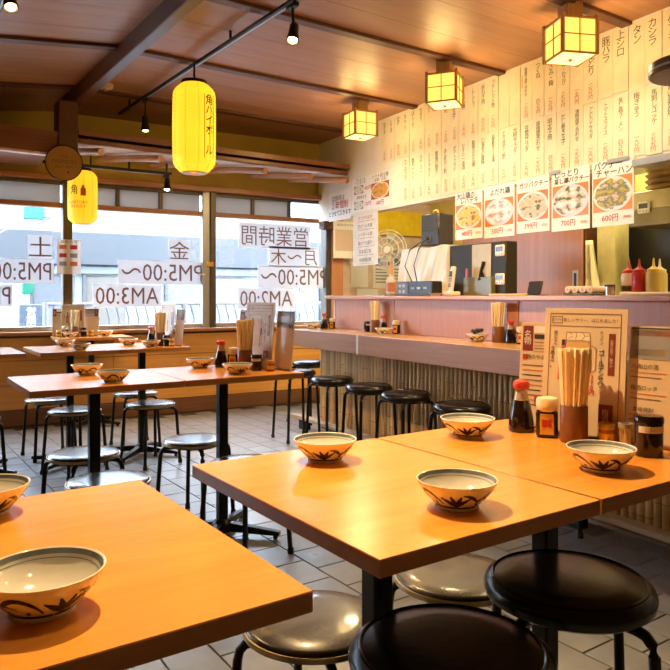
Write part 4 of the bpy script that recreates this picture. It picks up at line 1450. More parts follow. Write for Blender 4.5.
def make_track(p0, p1, label, hang):
    c = (p0 + p1) / 2
    v = p1 - p0
    t = thing('light_track', label, 'light track', c, math.atan2(v.y, v.x))
    B().box((0, 0, 0.012), (v.length, 0.034, 0.024), bev=0.003).obj('rail', M_BLACK, t)
    B().box((0, 0, -0.001), (v.length - 0.01, 0.012, 0.004)).obj('groove', M_STEEL, t)
    for q in (-0.46, -0.15, 0.15, 0.46):
        B().span(v.length * q - 0.007, v.length * q + 0.007, -0.007, 0.007, 0.02, hang, bev=0.002).obj('hanger', M_BLACK, t)
    return t


make_track(trk0, trk(0.2), 'long black light track crossing the ceiling above the lantern', 0.080)
lt0, lt1 = Vector((0.24, 4.3, 2.53)), Vector((0.64, -0.2, 2.53))
make_track(lt0, lt1, 'black light track above the left tables, mostly out of frame', 0.075)
wt0, wt1 = Vector((0.75, 5.95, 2.155)), Vector((1.80, 5.98, 2.155))
make_track(wt0, wt1, 'short black light track under the eave before the windows', 0.10)

tp = trk(5.364)
track_spot(tp, on_y(145.5, 131, 5.364), (1.5, 5.3, 0.5), SPOT_W * 1.5, 'black spotlight at the window end of the ceiling track')
tp = trk(3.242)
track_spot(tp, on_y(292.5, 41, 3.242), (1.1, 2.6, 0.7), SPOT_W, 'black tilted spotlight on the ceiling track right of the lantern')
tp = trk(2.5)  # unseen spot, added to bring warm light onto the bar counter
track_spot(tp, tp + Vector((0.04, 0.0, -0.19)), (2.75, 3.7, 0.8), SPOT_W * 1.6, 'added unseen spotlight above the frame warming the bar counter', 95)
tp = trk(1.75)
track_spot(tp, tp + Vector((-0.03, -0.02, -0.19)), (1.25, 1.15, 0.7), SPOT_W * 0.35, 'black spotlight on the ceiling track above the frame')
tp = Vector((0.313, 3.5, 2.53))
track_spot(tp, on_y(11, 8, 3.50), (0.45, 2.7, 0.7), SPOT_W * 0.8, 'black spotlight at the top left corner of the picture')
tp = Vector((0.465, 1.77, 2.53))
track_spot(tp, tp + Vector((0.10, -0.02, -0.16)), (0.75, 1.0, 0.75), SPOT_W * 2.4, 'black spotlight on the left track above the frame')
tp = Vector((0.55, 0.75, 2.53))
track_spot(tp, tp + Vector((0.02, -0.02, -0.16)), (0.1, 0.2, 0.7), SPOT_W * 0.25, 'black spotlight on the left track behind the camera side')
tp = Vector((1.753, 5.979, 2.155))
track_spot(tp, on_y(167, 190, 5.95), (1.6, 5.6, 0.4), SPOT_W * 0.3, 'black spotlight on the short track under the eave')


def paper_lantern(name, label, loc_top, r, h, rings, mat, face, stem=0.09):
    """ribbed bulging paper body between two black hoops; face draws the lettering"""
    t = thing(name, label, 'lantern', loc_top, group='yellow paper lanterns')
    prof = []
    n = rings * 2
    for i in range(n + 1):
        f = i / n
        z = -h * f
        e = abs(2 * f - 1)
        q = r * (1 - 0.04 * e * e - 0.36 * max(0, (e - 0.74) / 0.26) ** 2)
        prof.append((q * (1.0 if i % 2 else 0.985), z))
    B().lathe(prof, 40).obj('paper_body', mat, t)
    B().lathe([(r * 0.3, 0.022), (r * 0.58, 0.022), (r * 0.61, 0.012), (r * 0.60, -0.006), (r * 0.52, -0.006), (r * 0.3, 0.0)], 32, closed=True).obj('top_hoop', M_BLACK, t)
    B().lathe([(r * 0.2, -h + 0.004), (r * 0.585, -h + 0.004), (r * 0.585, -h - 0.004), (r * 0.2, -h - 0.004)], 32, closed=True).obj('bottom_hoop', M_YELLOW, t)
    rp = []
    for k in range(10):
        a = 2 * PI * k / 10 + 0.2
        rb = B().tube([((q + 0.0006) * math.cos(a), (q + 0.0006) * math.sin(a), z) for q, z in prof[::2]], 0.0012, 4)
        rb.obj('rib', plain('amber_rib', (0.65, 0.34, 0.03), 0.6), t)
    B().tube([(0, 0, -h * 0.35), (0, 0, stem)], 0.007, 8).obj('stem', M_BLACK, t)
    B().lathe([(0, -0.05), (0.02, -0.045), (0.03, -0.02), (0.025, 0.01), (0.012, 0.035), (0, 0.04)], 16, (0, 0, -h * 0.42)).obj('bulb', M_BULB, t)
    face(t, prof)
    return t


def wrap_text(t, body, size, mat, ang, z, prof, r, xs=1.0, bold=0.0):
    """lettering bent round the lantern body"""
    me = text_mesh(body, size, 'CENTER', xs, 0.9, bold).copy()
    for v in me.vertices:
        zz = z + v.co.y
        f = min(max(-zz / -prof[-1][1] if False else zz / prof[-1][1], 0), 1)
        i = min(int(f * (len(prof) - 1)), len(prof) - 2)
        q = max(prof[i][0], prof[i + 1][0]) + 0.0025
        a = ang + v.co.x / r
        v.co = (q * math.cos(a), q * math.sin(a), zz)
    return mk('lettering', me, mat, t)


def lantern_mat(name, col, e):
    m, nt, b = nmat(name)
    b.inputs['Base Color'].default_value = (0.85, 0.5, 0.04, 1)
    b.inputs['Roughness'].default_value = 0.6
    b.inputs['Emission Color'].default_value = (*col, 1)
    tc = nt.nodes.new('ShaderNodeTexCoord')
    gr_ = nt.nodes.new('ShaderNodeTexNoise')
    gr_.inputs['Scale'].default_value = 5
    mr = nt.nodes.new('ShaderNodeMapRange')
    mr.inputs['To Min'].default_value = e * 0.85
    mr.inputs['To Max'].default_value = e * 1.15
    nt.links.new(tc.outputs['Object'], gr_.inputs['Vector'])
    nt.links.new(gr_.outputs['Fac'], mr.inputs['Value'])
    nt.links.new(mr.outputs['Result'], b.inputs['Emission Strength'])
    return m


def face_big(t, prof):
    a = R(-66)
    wrap_text(t, vert('角ハイボール'), 0.072, M_INK, a, -0.29, prof, 0.14, 0.9, 0.0006)
    for da in (-0.27, 0.27):
        B().tube([((q + 0.003) * math.cos(a + da), (q + 0.003) * math.sin(a + da), z) for q, z in prof[8:-7]], 0.0018, 5).obj('panel_line', M_INK, t)


def face_small(t, prof):
    a = R(-112)
    wrap_text(t, '角', 0.082, M_INK, a - 0.36, -0.17, prof, 0.12, 0.85, 0.0006)
    wrap_text(t, 'SUNTORY\nWHISKY', 0.036, M_RUST, a - 0.12, -0.285, prof, 0.12, 0.95)
    b = B()
    pts = [(-0.021, -0.04), (0.021, -0.04), (0.021, 0.018), (0.010, 0.026), (0.010, 0.045), (-0.010, 0.045), (-0.010, 0.026), (-0.021, 0.018)]
    b.poly([(0.1225 * math.cos(a + 0.24 + x / 0.12), 0.1225 * math.sin(a + 0.24 + x / 0.12), -0.175 + z) for x, z in pts])
    b.obj('bottle_mark', plain('deep_orange_mark', (0.80, 0.24, 0.02), 0.5), t, smooth=False)


LM = lantern_mat('lantern_paper', (1.0, 0.58, 0.02), 0.72)
LM2 = lantern_mat('lantern_paper_small', (1.0, 0.50, 0.015), 0.62)
lp = trk(4.42)
paper_lantern('paper_lantern', 'large yellow paper lantern hanging from the ceiling track', (lp.x - 0.02, lp.y, 2.49), 0.142, 0.58, 26, LM, face_big, 0.13)
paper_lantern('paper_lantern', 'small yellow paper lantern before the window mullion', (1.055, 5.955, 2.12), 0.118, 0.43, 20, LM2, face_small, 0.04)


def box_lamp(loc, rz, label):
    """square ceiling lamp: wooden corner posts and bars, paper panes, glowing bottom"""
    t = thing('box_lamp', label, 'ceiling lamp', loc, rz, group='square paper ceiling lamps')
    s, h = 0.20, 0.20
    wd = wood('lamp_frame_wood', (0.42, 0.22, 0.07), (0.55, 0.32, 0.11), 'z', 0.45, 40, 0.06)
    pm = glow('lamp_paper', (1.0, 0.60, 0.10), 0.85, (0.8, 0.6, 0.3))
    pb = glow('lamp_bottom', (1.0, 0.70, 0.18), 1.7, (0.8, 0.6, 0.3))
    for k in range(4):
        a = R(45 + 90 * k)
        q = s / 2 * math.sqrt(2)
        B().span(q * math.cos(a) - 0.009, q * math.cos(a) + 0.009, q * math.sin(a) - 0.009, q * math.sin(a) + 0.009, -h, 0.012, bev=0.002).obj('corner_post', wd, t)
        m = Matrix.Rotation(R(90 * k), 3, 'Z')
        f = B()
        f.box(m @ Vector((s / 2 - 0.004, 0, -h / 2)), (0.002, s - 0.02, h - 0.006), m)
        p = f.obj('paper_pane', pm, t, smooth=False)
        b = B()
        b.box(m @ Vector((s / 2 - 0.001, 0, -h * 0.48)), (0.006, s - 0.018, 0.005), m)
        b.box(m @ Vector((s / 2 - 0.001, 0, -h / 2)), (0.006, 0.005, h - 0.006), m)
        b.box(m @ Vector((s / 2, 0, -0.006)), (0.010, s - 0.018, 0.012), m)
        b.box(m @ Vector((s / 2, 0, -h + 0.006)), (0.010, s - 0.018, 0.010), m)
        b.obj('lattice', wd, p)
        sd_ = bpy.data.lights.new('pane_light', 'AREA')
        sd_.size = 0.17
        sd_.energy = BOX_W * 0.22
        sd_.color = (1.0, 0.66, 0.24)
        so = bpy.data.objects.new('pane_light', sd_)
        COL.objects.link(so)
        nv = Vector((math.cos(rz + R(90 * k)), math.sin(rz + R(90 * k)), 0))
        so.location = Vector(loc) + nv * (s / 2 + 0.012) + Vector((0, 0, -h / 2))
        so.rotation_mode = 'QUATERNION'
        so.rotation_quaternion = nv.to_track_quat('-Z', 'Y')
    B().span(-s / 2 + 0.012, s / 2 - 0.012, -s / 2 + 0.012, s / 2 - 0.012, -h + 0.002, -h + 0.004).obj('bottom_pane', pb, t, smooth=False)
    B().lathe([(0, -h - 0.014), (0.010, -h - 0.010), (0.012, -h), (0, -h + 0.002)], 12).obj('finial', wd, t)
    B().span(-0.05, 0.05, -0.05, 0.05, 0.0, 0.105, bev=0.006).obj('ceiling_mount', wd, t)
    B().span(-s / 2 + 0.004, s / 2 - 0.004, -s / 2 + 0.004, s / 2 - 0.004, -0.006, 0.0).obj('top_board', wd, t)
    d = bpy.data.lights.new('box_lamp_light', 'AREA')
    d.shape = 'DISK'
    d.size = 0.16
    d.spread = R(175)
    d.energy = BOX_W
    d.color = (1.0, 0.80, 0.48)
    o = bpy.data.objects.new('lamp_light', d)
    COL.objects.link(o)
    o.location = Vector(loc) + Vector((0, 0, -h - 0.02))
    return t


box_lamp((3.02, 4.82, 2.595), R(-3), 'square paper ceiling lamp farthest along the menu wall')
box_lamp((3.01, 3.72, 2.595), R(37), 'square paper ceiling lamp in the middle of the menu wall')
box_lamp((3.01, 2.645, 2.592), R(-19), 'square paper ceiling lamp nearest the camera by the menu wall')
box_lamp((3.01, 1.40, 2.595), R(0), 'square paper ceiling lamp beyond the right edge')

# smoke detector, round sign, round wooden pendant shade
sd = thing('smoke_detector', 'small round beige smoke detector on the ceiling', 'smoke detector', on_z(106, 86, 2.688))
B().lathe([(0, -0.022), (0.04, -0.022), (0.052, -0.012), (0.055, 0.012), (0, 0.012)], 24).obj('body', plain('beige_plastic', (0.55, 0.40, 0.24), 0.5), sd)
B().lathe([(0, -0.034), (0.016, -0.034), (0.022, -0.022), (0, -0.022)], 20).obj('sensor', plain('beige_plastic', (0.55, 0.40, 0.24), 0.5), sd)

ps = on_y(64, 163, 5.54)
rs = thing('round_sign', 'round gold advertising sign with black rim on the eave post', 'sign', ps, rot=(R(97), 0, R(-8)))
B().lathe([(0, -0.02), (0.134, -0.02), (0.134, 0.012), (0.126, 0.014), (0.126, 0.008), (0, 0.008)], 48).obj('rim', M_BLACK, rs)
B().lathe([(0, 0.0095), (0.126, 0.0095)], 48).obj('gold_face', plain('gold_mirror', (0.50, 0.28, 0.07), 0.35, 0.3, 0.1, 6), rs)
for j, (s_, z, w) in enumerate((('THE', 0.045, 0.03), ('PREMIUM', 0.008, 0.042), ('MALT BEER', -0.03, 0.026))):
    lettering(s_, w, M_BROWNINK, rs, (0, z, 0.0105), (0, 0, 0))
B().lathe([(0, 0), (0.010, 0), (0.010, 0.001), (0, 0.001)], 16, (0.03, -0.068, 0.0102)).obj('red_mark', M_REDINK, rs)

wc = on_y(0, 75, 2.2)
pd = thing('pendant_shade', 'round dark wooden pendant shade at the right picture edge', 'pendant lamp', (2.85, 1.84, 2.06))
B().lathe([(0, 0.0), (0.165, 0.0), (0.172, 0.006), (0.172, 0.050), (0.166, 0.056), (0, 0.056)], 48).obj('wooden_drum', wood('dark_drum_wood', (0.09, 0.032, 0.010), (0.15, 0.06, 0.02), 'x', 0.3, 24, 0.1), pd)
B().lathe([(0.1725, 0.018), (0.1745, 0.020), (0.1745, 0.026), (0.1725, 0.028)], 48, closed=True).obj('highlight_band', M_STEEL, pd)  # steel ring stands in for the highlight streak on the drum
B().tube([(0, 0, 0.05), (0, 0, 0.62)], 0.008, 8).obj('rod', M_BLACK, pd)
B().lathe([(0, 0.60), (0.05, 0.60), (0.05, 0.64), (0, 0.64)], 20).obj('ceiling_rose', M_BLACK, pd)

# ================================================================== KITCHEN BEHIND THE HATCH
ZS = 1.102
# covered display case
dc = thing('display_case', 'black framed display case partly draped in white plastic on the shelf', 'display case', (3.2, 3.76, ZS))
B().span(-0.10, 0.0, -0.53, 0.02, 0.0, 0.345, bev=0.006).obj('case_body', plain('dark_green_black', (0.03, 0.027, 0.018), 0.5, spec=0.3), dc)
b = B()
nx, nz = 26, 14
rows = []
for i in range(nx + 1):
    yy = 0.02 + 0.56 * i / nx
    rows.append([])
    for j in range(nz + 1):
        f = j / nz
        z = 0.352 * f
        fold = 0.016 * math.sin(yy * 31 + 2.3 * f) * (1 - 0.6 * f) + 0.012 * math.sin(yy * 57 + f * 6)
        rows[-1].append(b.bm.verts.new((-0.115 + fold * (1 - f * 0.5) - 0.03 * (1 - f), yy, z + 0.006 * math.sin(yy * 20))))
    rows[-1].append(b.bm.verts.new((0.16, yy, 0.355)))
    rows[-1].append(b.bm.verts.new((0.18, yy, 0.0)))
for a, c in zip(rows, rows[1:]):
    for j in range(len(a) - 1):
        b.bm.faces.new((a[j], c[j], c[j + 1], a[j + 1]))
b.bm.faces.new(rows[-1])
b.bm.faces.new(list(reversed(rows[0])))
b.obj('plastic_cover', plain('white_plastic_sheet', (0.84, 0.78, 0.66), 0.35, var=0.03, coat=0.2), dc)
B().span(-0.108, -0.10, -0.40, -0.22, 0.03, 0.335, bev=0.002).obj('beige_panel', plain('olive_beige_panel', (0.50, 0.42, 0.22), 0.35), dc)
B().span(-0.14, -0.10, -0.44, -0.17, 0.0, 0.12, bev=0.004).obj('glass_tank', plain('olive_tank', (0.16, 0.15, 0.05), 0.3), dc)
B().span(-0.145, -0.14, -0.22, -0.20, 0.12, 0.18).obj('red_tag', M_REDCAP, dc)
B().tube([(-0.118, -0.33, 0.10), (-0.118, -0.32, 0.16), (-0.118, -0.345, 0.22)], 0.014, 8, radii=[0.030, 0.010, 0.012]).obj('ladle', M_BLACK, dc)


def timer(loc, label, rz=0):
    t = thing('kitchen_timer', label, 'timer', loc, group='white kitchen timers')
    B().span(-0.012, 0.0, -0.042, 0.042, -0.036, 0.036, bev=0.006).obj('case', M_WHITEPL, t)
    B().span(-0.0135, -0.0115, -0.031, 0.031, -0.006, 0.024, bev=0.001).obj('screen', M_SCREEN, t)
    for y in (-0.022, 0.0, 0.022):
        B().span(-0.015, -0.011, y - 0.007, y + 0.007, -0.026, -0.015, bev=0.001).obj('button', M_STEEL, t)
    return t


timer((3.097, 3.275, ZS + 0.285), 'upper white kitchen timer on the display case')
timer((3.097, 3.275, ZS + 0.105), 'lower white kitchen timer on the display case')
sp = thing('loudspeaker', 'black loudspeaker standing on the draped display case', 'speaker', (3.22, 4.08, ZS + 0.368), R(14))
B().span(-0.075, 0.10, -0.085, 0.085, 0.0, 0.235, bev=0.008).obj('cabinet', M_DARKPL, sp)
gl_ = B().span(-0.080, -0.074, -0.075, 0.075, 0.105, 0.225, bev=0.003).obj('grille', plain('grey_grille', (0.06, 0.065, 0.075), 0.6, scale=90, var=0.4), sp)
b = B().lathe([(0.010, 0), (0.026, 0), (0.022, 0.008), (0.010, 0.004)], 20, closed=True)
b.obj('tweeter_ring', plain('grey_ring', (0.12, 0.12, 0.13), 0.4), sp, (-0.076, 0.01, 0.05), (0, R(-90), 0))
B().tube([(0.0, 0.03, 0.235), (0.0, 0.02, 0.26), (0.0, -0.01, 0.262), (0, -0.02, 0.235)], 0.010, 8).obj('handle', M_YELLOW, sp)
rd = thing('radio_tuner', 'black audio tuner with knobs at the shelf edge', 'radio', (2.96, 3.96, ZS))
B().span(-0.06, 0.03, -0.24, 0.17, 0.0, 0.10, bev=0.005).obj('case', M_DARKPL, rd)
B().span(-0.064, -0.06, 0.03, 0.165, 0.008, 0.092, bev=0.001).obj('face_plate', plain('blue_grey_plate', (0.13, 0.14, 0.17), 0.4), rd)
for y in (0.12, 0.075):
    for z in (0.07, 0.03):
        B().span(-0.068, -0.063, y - 0.015, y + 0.015, z - 0.010, z + 0.010, bev=0.001).obj('button', plain('pale_button', (0.45, 0.46, 0.5), 0.4), rd)
for y in (-0.03, -0.10, -0.17):
    B().span(-0.067, -0.06, y - 0.02, y + 0.02, 0.045, 0.06, bev=0.001).obj('slot', M_STEEL if y == -0.10 else M_GREYPRINT, rd)
for k, (y0, y1) in enumerate(((0.08, 0.16), (0.02, 0.05))):
    B().tube([(2.97, 3.96 + y0, ZS + 0.10), (3.03, 4.0 + y1 + 0.05, ZS + 0.22), (3.06, 4.0 + y1 + 0.03, ZS + 0.34), (3.10, 4.06 + y0 * 0.3, ZS + 0.40), (3.14, 4.06 + 0.02 * k, ZS + 0.42)], 0.004, 6).obj('speaker_cable', M_BLACK, label='thin black cable, %s of the pair from the tuner to the speaker' % ('left', 'right')[k], cat='cable')
ph = thing('cordless_phone', 'cream cordless phone in its charging cradle', 'phone', (2.96, 3.585, ZS), R(-10))
B().box((0, 0, 0.014), (0.08, 0.10, 0.028), bev=0.010, seg=2).obj('cradle', M_WHITEPL, ph)
hs = B()
hs.box((0.008, 0.012, 0.108), (0.024, 0.048, 0.175), Matrix.Rotation(R(8), 3, 'Y'), bev=0.009, seg=2)
h_ = hs.obj('handset', M_WHITEPL, ph)
B().box((-0.003, 0.012, 0.145), (0.003, 0.032, 0.036), Matrix.Rotation(R(8), 3, 'Y')).obj('screen', M_SCREEN, h_)
for r_ in range(4):
    for c_ in range(3):
        B().box((-0.0085 - 0.002 * r_ + 0.002, 0.024 - 0.012 * c_, 0.112 - 0.016 * r_), (0.003, 0.008, 0.008), Matrix.Rotation(R(8), 3, 'Y')).obj('key', M_STEEL, h_)
di = thing('small_dish', 'small cream dish beside the tuner', 'dish', (2.93, 3.72, ZS))
B().lathe([(0, 0), (0.03, 0), (0.045, 0.016), (0.048, 0.018), (0.044, 0.017), (0.028, 0.005), (0, 0.005)], 24).obj('dish_body', plain('cream_dish', (0.75, 0.62, 0.42), 0.3), di)
sb_ = thing('spray_bottle', 'clear bottle with orange nozzle and red label on the shelf', 'bottle', (3.0, 4.35, ZS))
B().lathe([(0, 0), (0.036, 0), (0.038, 0.004), (0.038, 0.11), (0.03, 0.135), (0.014, 0.15), (0.014, 0.165), (0, 0.165)], 20).obj('body', plain('milky_bottle', (0.62, 0.52, 0.46), 0.2), sb_)
B().lathe([(0.0385, 0.03), (0.0385, 0.10)], 20).obj('label_wrap', plain('brick_label', (0.45, 0.16, 0.08), 0.5), sb_)
B().lathe([(0, 0.165), (0.016, 0.165), (0.012, 0.20), (0.005, 0.23), (0, 0.232)], 16).obj('nozzle', plain('orange_nozzle', (0.75, 0.3, 0.06), 0.4), sb_)
B().lathe([(0, 0), (0.052, 0), (0.052, 0.008), (0, 0.008)], 24).obj('base_ring', M_BLACK, sb_)

# tall wooden sliding doors
ck = thing('tall_cupboard', 'tall reddish brown cupboard with sliding doors behind the hatch', 'cupboard', (4.15, 3.88, 0))
B().span(0.02, 0.45, -0.36, 1.00, 0.0, 2.2).obj('carcass', M_DARKBASE, ck)
M_DOOR = wood('reddish_door', (0.34, 0.14, 0.085), (0.42, 0.185, 0.115), 'z', 0.3, 30, 0.06)
for k, (y0, y1, x0) in enumerate(((0.28, 1.0, 0.0), (-0.36, 0.30, -0.02))):
    d_ = B().span(x0, x0 + 0.02, y0, y1, 0.05, 2.15, bev=0.003).obj('sliding_door', M_DOOR, ck)
    if k == 1:
        h_ = B().span(x0 - 0.003, x0 + 0.001, y0 + 0.035, y0 + 0.085, 1.12, 1.29, bev=0.001).obj('door_pull', M_STEEL, d_)
        B().span(x0 - 0.004, x0 - 0.002, y0 + 0.048, y0 + 0.072, 1.14, 1.27).obj('pull_recess', M_DARKPL, d_)

# yellow column, tiles, hanging cloth, range hood and shelf
kc = struct(B().span(4.15, 4.3, 3.25, 3.40, 0, 2.7), 'wall_kitchen_column', plain('olive_yellow_column', (0.62, 0.54, 0.22), 0.5), label='yellow kitchen column right of the cupboard')
kt = struct(B().span(4.64, 4.77, 1.25, 3.85, 0, 2.7), 'wall_tiled', plain('tile_grout', (0.16, 0.13, 0.05), 0.7), label='yellow tiled kitchen wall')
M_YT = plain('yellow_tile', (0.66, 0.56, 0.20), 0.25, var=0.06, scale=5)
ytb = B().box((0, 0, 0), (0.012, 0.193, 0.143), bev=0.002).mesh('tile')
ytb.materials.append(M_YT)
for i in range(9):
    for j in range(7):
        mk('tile', ytb, None, kt, (4.636, 3.75 - 0.2 * i, 1.05 + 0.15 * j))
hd = thing('range_hood', 'dark range hood and black slab cut to the shadow on the tiles at the right edge', 'range hood', (4.3, 2.62, 0))
M_KBLACK = plain('kitchen_black', (0.02, 0.017, 0.013), 0.4)
B().hexa([(-0.15, -0.4, 1.62), (0.2, -0.4, 1.62), (0.2, 0.42, 1.62), (-0.15, 0.52, 1.62), (-0.02, -0.4, 1.88), (0.2, -0.4, 1.88), (0.2, 0.32, 1.88), (-0.02, 0.32, 1.88)]).obj('hood', M_KBLACK, hd)
B().hexa([(0.10, -0.4, 1.0), (0.20, -0.4, 1.0), (0.20, 0.62, 1.0), (0.10, 0.60, 1.0), (0.10, -0.4, 1.75), (0.20, -0.4, 1.75), (0.20, 0.80, 1.75), (0.10, 0.80, 1.75)]).obj('shadow_slab', M_KBLACK, hd)  # slab stands in for shade; its left edge follows the shadow on the tiles
B().span(-0.05, 0.2, -0.4, 0.30, 0.85, 1.02).obj('burner_block', M_KBLACK, hd)
B().lathe([(0, 0), (0.10, 0), (0.12, 0.16), (0.125, 0.16), (0.12, 0.17), (0, 0.17)], 24, (0.0, 0.05, 1.02)).obj('pot', plain('dark_pot', (0.10, 0.09, 0.07), 0.3, 0.6), hd)
us = thing('upper_shelf', 'metal upper shelf with stacked plates at the right edge', 'shelf', (3.75, 2.37, 1.62))
B().span(-0.05, 0.25, -0.45, 0.42, 0.0, 0.11, bev=0.004).obj('shelf_board', plain('cream_steel', (0.62, 0.55, 0.28), 0.35), us)
B().span(-0.06, 0.25, -0.45, 0.42, -0.10, 0.0, bev=0.004).obj('lower_rail', plain('olive_steel', (0.22, 0.18, 0.07), 0.35), us)
B().span(0.22, 0.25, -0.45, 0.42, 0.11, 0.42).obj('back_panel', plain('olive_panel', (0.28, 0.20, 0.06), 0.5), us)
for k in range(4):
    pt = thing('serving_tray', 'brown serving tray on the upper shelf, %s from the bottom' % ORD[k], 'tray', (3.845, 2.60, 1.731 + k * 0.034), group='trays on the upper shelf')
    B().lathe([(0, 0), (0.13, 0), (0.15, 0.025), (0.155, 0.030), (0.148, 0.028), (0.128, 0.006), (0, 0.006)], 28).obj('tray_body', plain('brown_tray', (0.30, 0.19, 0.07), 0.35), pt)
timer((3.688, 2.68, 1.63), 'white kitchen timer on the upper shelf rail at right')
struct(B().span(XH - 0.03, XH + 0.12, 1.2, 2.62, 1.845, 1.885, bev=0.003), 'trim_7', M_STEEL, label='grey rail under the white wall at the right edge')
cl = B()
rows = []
for j in range(13):
    f = j / 12
    row = []
    for i in range(17):
        g = i / 16
        wd = 0.032 + 0.030 * f
        row.append(cl.bm.verts.new((0.02 * math.sin(g * 14 + f * 2) * (0.4 + f), (g - 0.5) * 2 * wd - 0.02 * f, -0.42 * f + 0.03 * math.sin(g * 5) * f)))
    rows.append(row)
for a, c in zip(rows, rows[1:]):
    for i in range(16):
        cl.bm.faces.new((a[i], a[i + 1], c[i + 1], c[i]))
clo = cl.obj('hanging_cloth', plain('pale_cloth', (0.66, 0.58, 0.34), 0.8), loc=(4.10, 3.43, 1.50), label='pale cloth hanging on the yellow column', cat='cloth')
sm_ = clo.modifiers.new('thickness', 'SOLIDIFY')
sm_.thickness = 0.004

# things along the shelf edge
ts = thing('tablet_stand', 'black tilted card terminal on the shelf', 'terminal', (3.05, 2.94, ZS))
B().box((0, 0, 0.045), (0.012, 0.105, 0.085), Matrix.Rotation(R(18), 3, 'Y'), bev=0.004).obj('screen_body', M_DARKPL, ts)
B().tube([(0.05, 0.05, 0.005), (0.03, 0.06, 0.05), (0.005, 0.05, 0.075)], 0.005, 6).obj('stand_arm', M_BLACK, ts)
B().span(-0.03, 0.06, -0.05, 0.07, 0.0, 0.006, bev=0.002).obj('stand_base', M_BLACK, ts)
cr = thing('counter_card_tray', 'low pale card tray on the shelf beside the terminal', 'tray', (3.03, 3.12, ZS))
B().span(-0.05, 0.08, -0.14, 0.14, 0.0, 0.012, bev=0.004).obj('tray_body', plain('pale_wood_tray', (0.72, 0.52, 0.28), 0.5), cr)
tt = thing('towel_tray', 'dark tray on the shelf holding rolled towels', 'tray', (3.04, 2.57, ZS))
B().span(-0.06, 0.10, -0.10, 0.10, 0.0, 0.012, bev=0.005).obj('tray_body', M_DARKPL, tt)
for k in range(4):
    tw = thing('rolled_towel', 'white rolled towel on the dark tray, %s from the left' % ORD[k], 'towel', (3.06, 2.64 - 0.045 * k, ZS + 0.013), R(4 * k - 6), group='rolled towels on the tray')
    B().tube([(-0.07, 0, 0.019), (0.0, 0, 0.020), (0.07, 0, 0.019)], 0.0195, 12).obj('roll', plain('towel_white', (0.78, 0.66, 0.58), 0.9, bump=0.2, scale=80), tw)
    B().tube([(-0.071, 0, 0.019), (-0.069, 0, 0.019)], 0.008, 10).obj('roll_end', plain('towel_shadow', (0.55, 0.45, 0.4), 0.9), tw)
cu = thing('steel_cup', 'small steel cup with dark blue rim on the shelf', 'cup', (3.02, 2.395, ZS))
B().lathe([(0, 0), (0.022, 0), (0.024, 0.002), (0.026, 0.055), (0.024, 0.055), (0.022, 0.006), (0, 0.006)], 20).obj('cup_body', plain('bright_steel', (0.62, 0.6, 0.6), 0.25, 0.8), cu)
B().lathe([(0.0262, 0.046), (0.0272, 0.048), (0.0272, 0.056), (0.024, 0.057)], 20).obj('rim', plain('dark_blue_rim', (0.03, 0.03, 0.12), 0.3), cu)
bt = thing('bottle_tray', 'long pale tray under the squeeze bottles', 'tray', (3.08, 2.12, ZS))
B().span(-0.09, 0.10, -0.26, 0.20, 0.0, 0.018, bev=0.006).obj('tray_body', plain('pale_tray', (0.66, 0.56, 0.36), 0.4), bt)
for k, (x, y, col, cap, nm) in enumerate(((3.10, 2.345, (0.66, 0.54, 0.36), (0.55, 0.05, 0.03), 'pale squeeze bottle with red tip and dark sauce'), (3.05, 2.245, (0.48, 0.03, 0.03), (0.5, 0.04, 0.03), 'red squeeze bottle on the shelf tray'),
                                          (3.05, 2.165, (0.66, 0.50, 0.12), (0.80, 0.6, 0.1), 'yellow squeeze bottle on the shelf tray'), (3.14, 2.195, (0.70, 0.60, 0.25), (0.8, 0.72, 0.45), 'pale yellow squeeze bottle behind the others'))):
    t = thing('squeeze_bottle', nm, 'bottle', (x, y, ZS + 0.0185), group='squeeze bottles on the shelf')
    B().lathe([(0, 0), (0.034, 0), (0.036, 0.004), (0.036, 0.085), (0.033, 0.096), (0, 0.098)], 22).obj('body', plain('squeeze_%d' % k, col, 0.35), t)
    B().lathe([(0, 0.096), (0.030, 0.096), (0.031, 0.110), (0.016, 0.118), (0.007, 0.128), (0.0035, 0.165), (0, 0.166)], 20).obj('nozzle_cap', plain('squeeze_cap_%d' % k, cap, 0.4), t)
    if k == 0:
        B().lathe([(0.0363, 0.004), (0.0363, 0.032)], 22).obj('dark_sauce', plain('dark_sauce', (0.08, 0.045, 0.02), 0.3), t)

# window end of the kitchen: papers, fan, yellow board
KW = YW + 0.014
for k, (u0, v0, u1, v1, mat, lb) in enumerate(((351, 262, 368, 287, M_SHEET, 'plain white sheet on the kitchen end wall'), (373, 256, 391, 288, M_SHEET, 'printed price sheet on the kitchen end wall'), (393, 256, 402, 288, M_SHEET, 'narrow sheet beside the spray bottle'), (357, 289, 378, 296, M_SHEET, 'low sheet just above the shelf'))):
    a, c = on_y(u0, v1, KW), on_y(u1, v0, KW)
    t = thing('wall_sheet', lb, 'paper', ((a.x + c.x) / 2, KW, (a.z + c.z) / 2), group='papers on the kitchen end wall')
    w, h = c.x - a.x, c.z - a.z
    B().span(-w / 2, w / 2, 0, 0.002, -h / 2, h / 2).obj('sheet', M_POSTER, t, smooth=False)
    if k in (1, 2):
        B().span(-w * 0.4, w * 0.1, -0.002, -0.0005, h * 0.18, h * 0.42).obj('blue_picture', plain('blue_print', (0.12, 0.18, 0.35), 0.5), t, smooth=False)
        B().span(w * 0.12, w * 0.42, -0.002, -0.0005, h * 0.2, h * 0.34).obj('red_print', M_REDINK, t, smooth=False)
        for j in range(5):
            B().span(-w * 0.36, w * (0.36 - 0.1 * (j % 2)), -0.002, -0.0005, h * (0.06 - 0.1 * j), h * (0.10 - 0.1 * j)).obj('print_line', M_GREYPRINT, t, smooth=False)
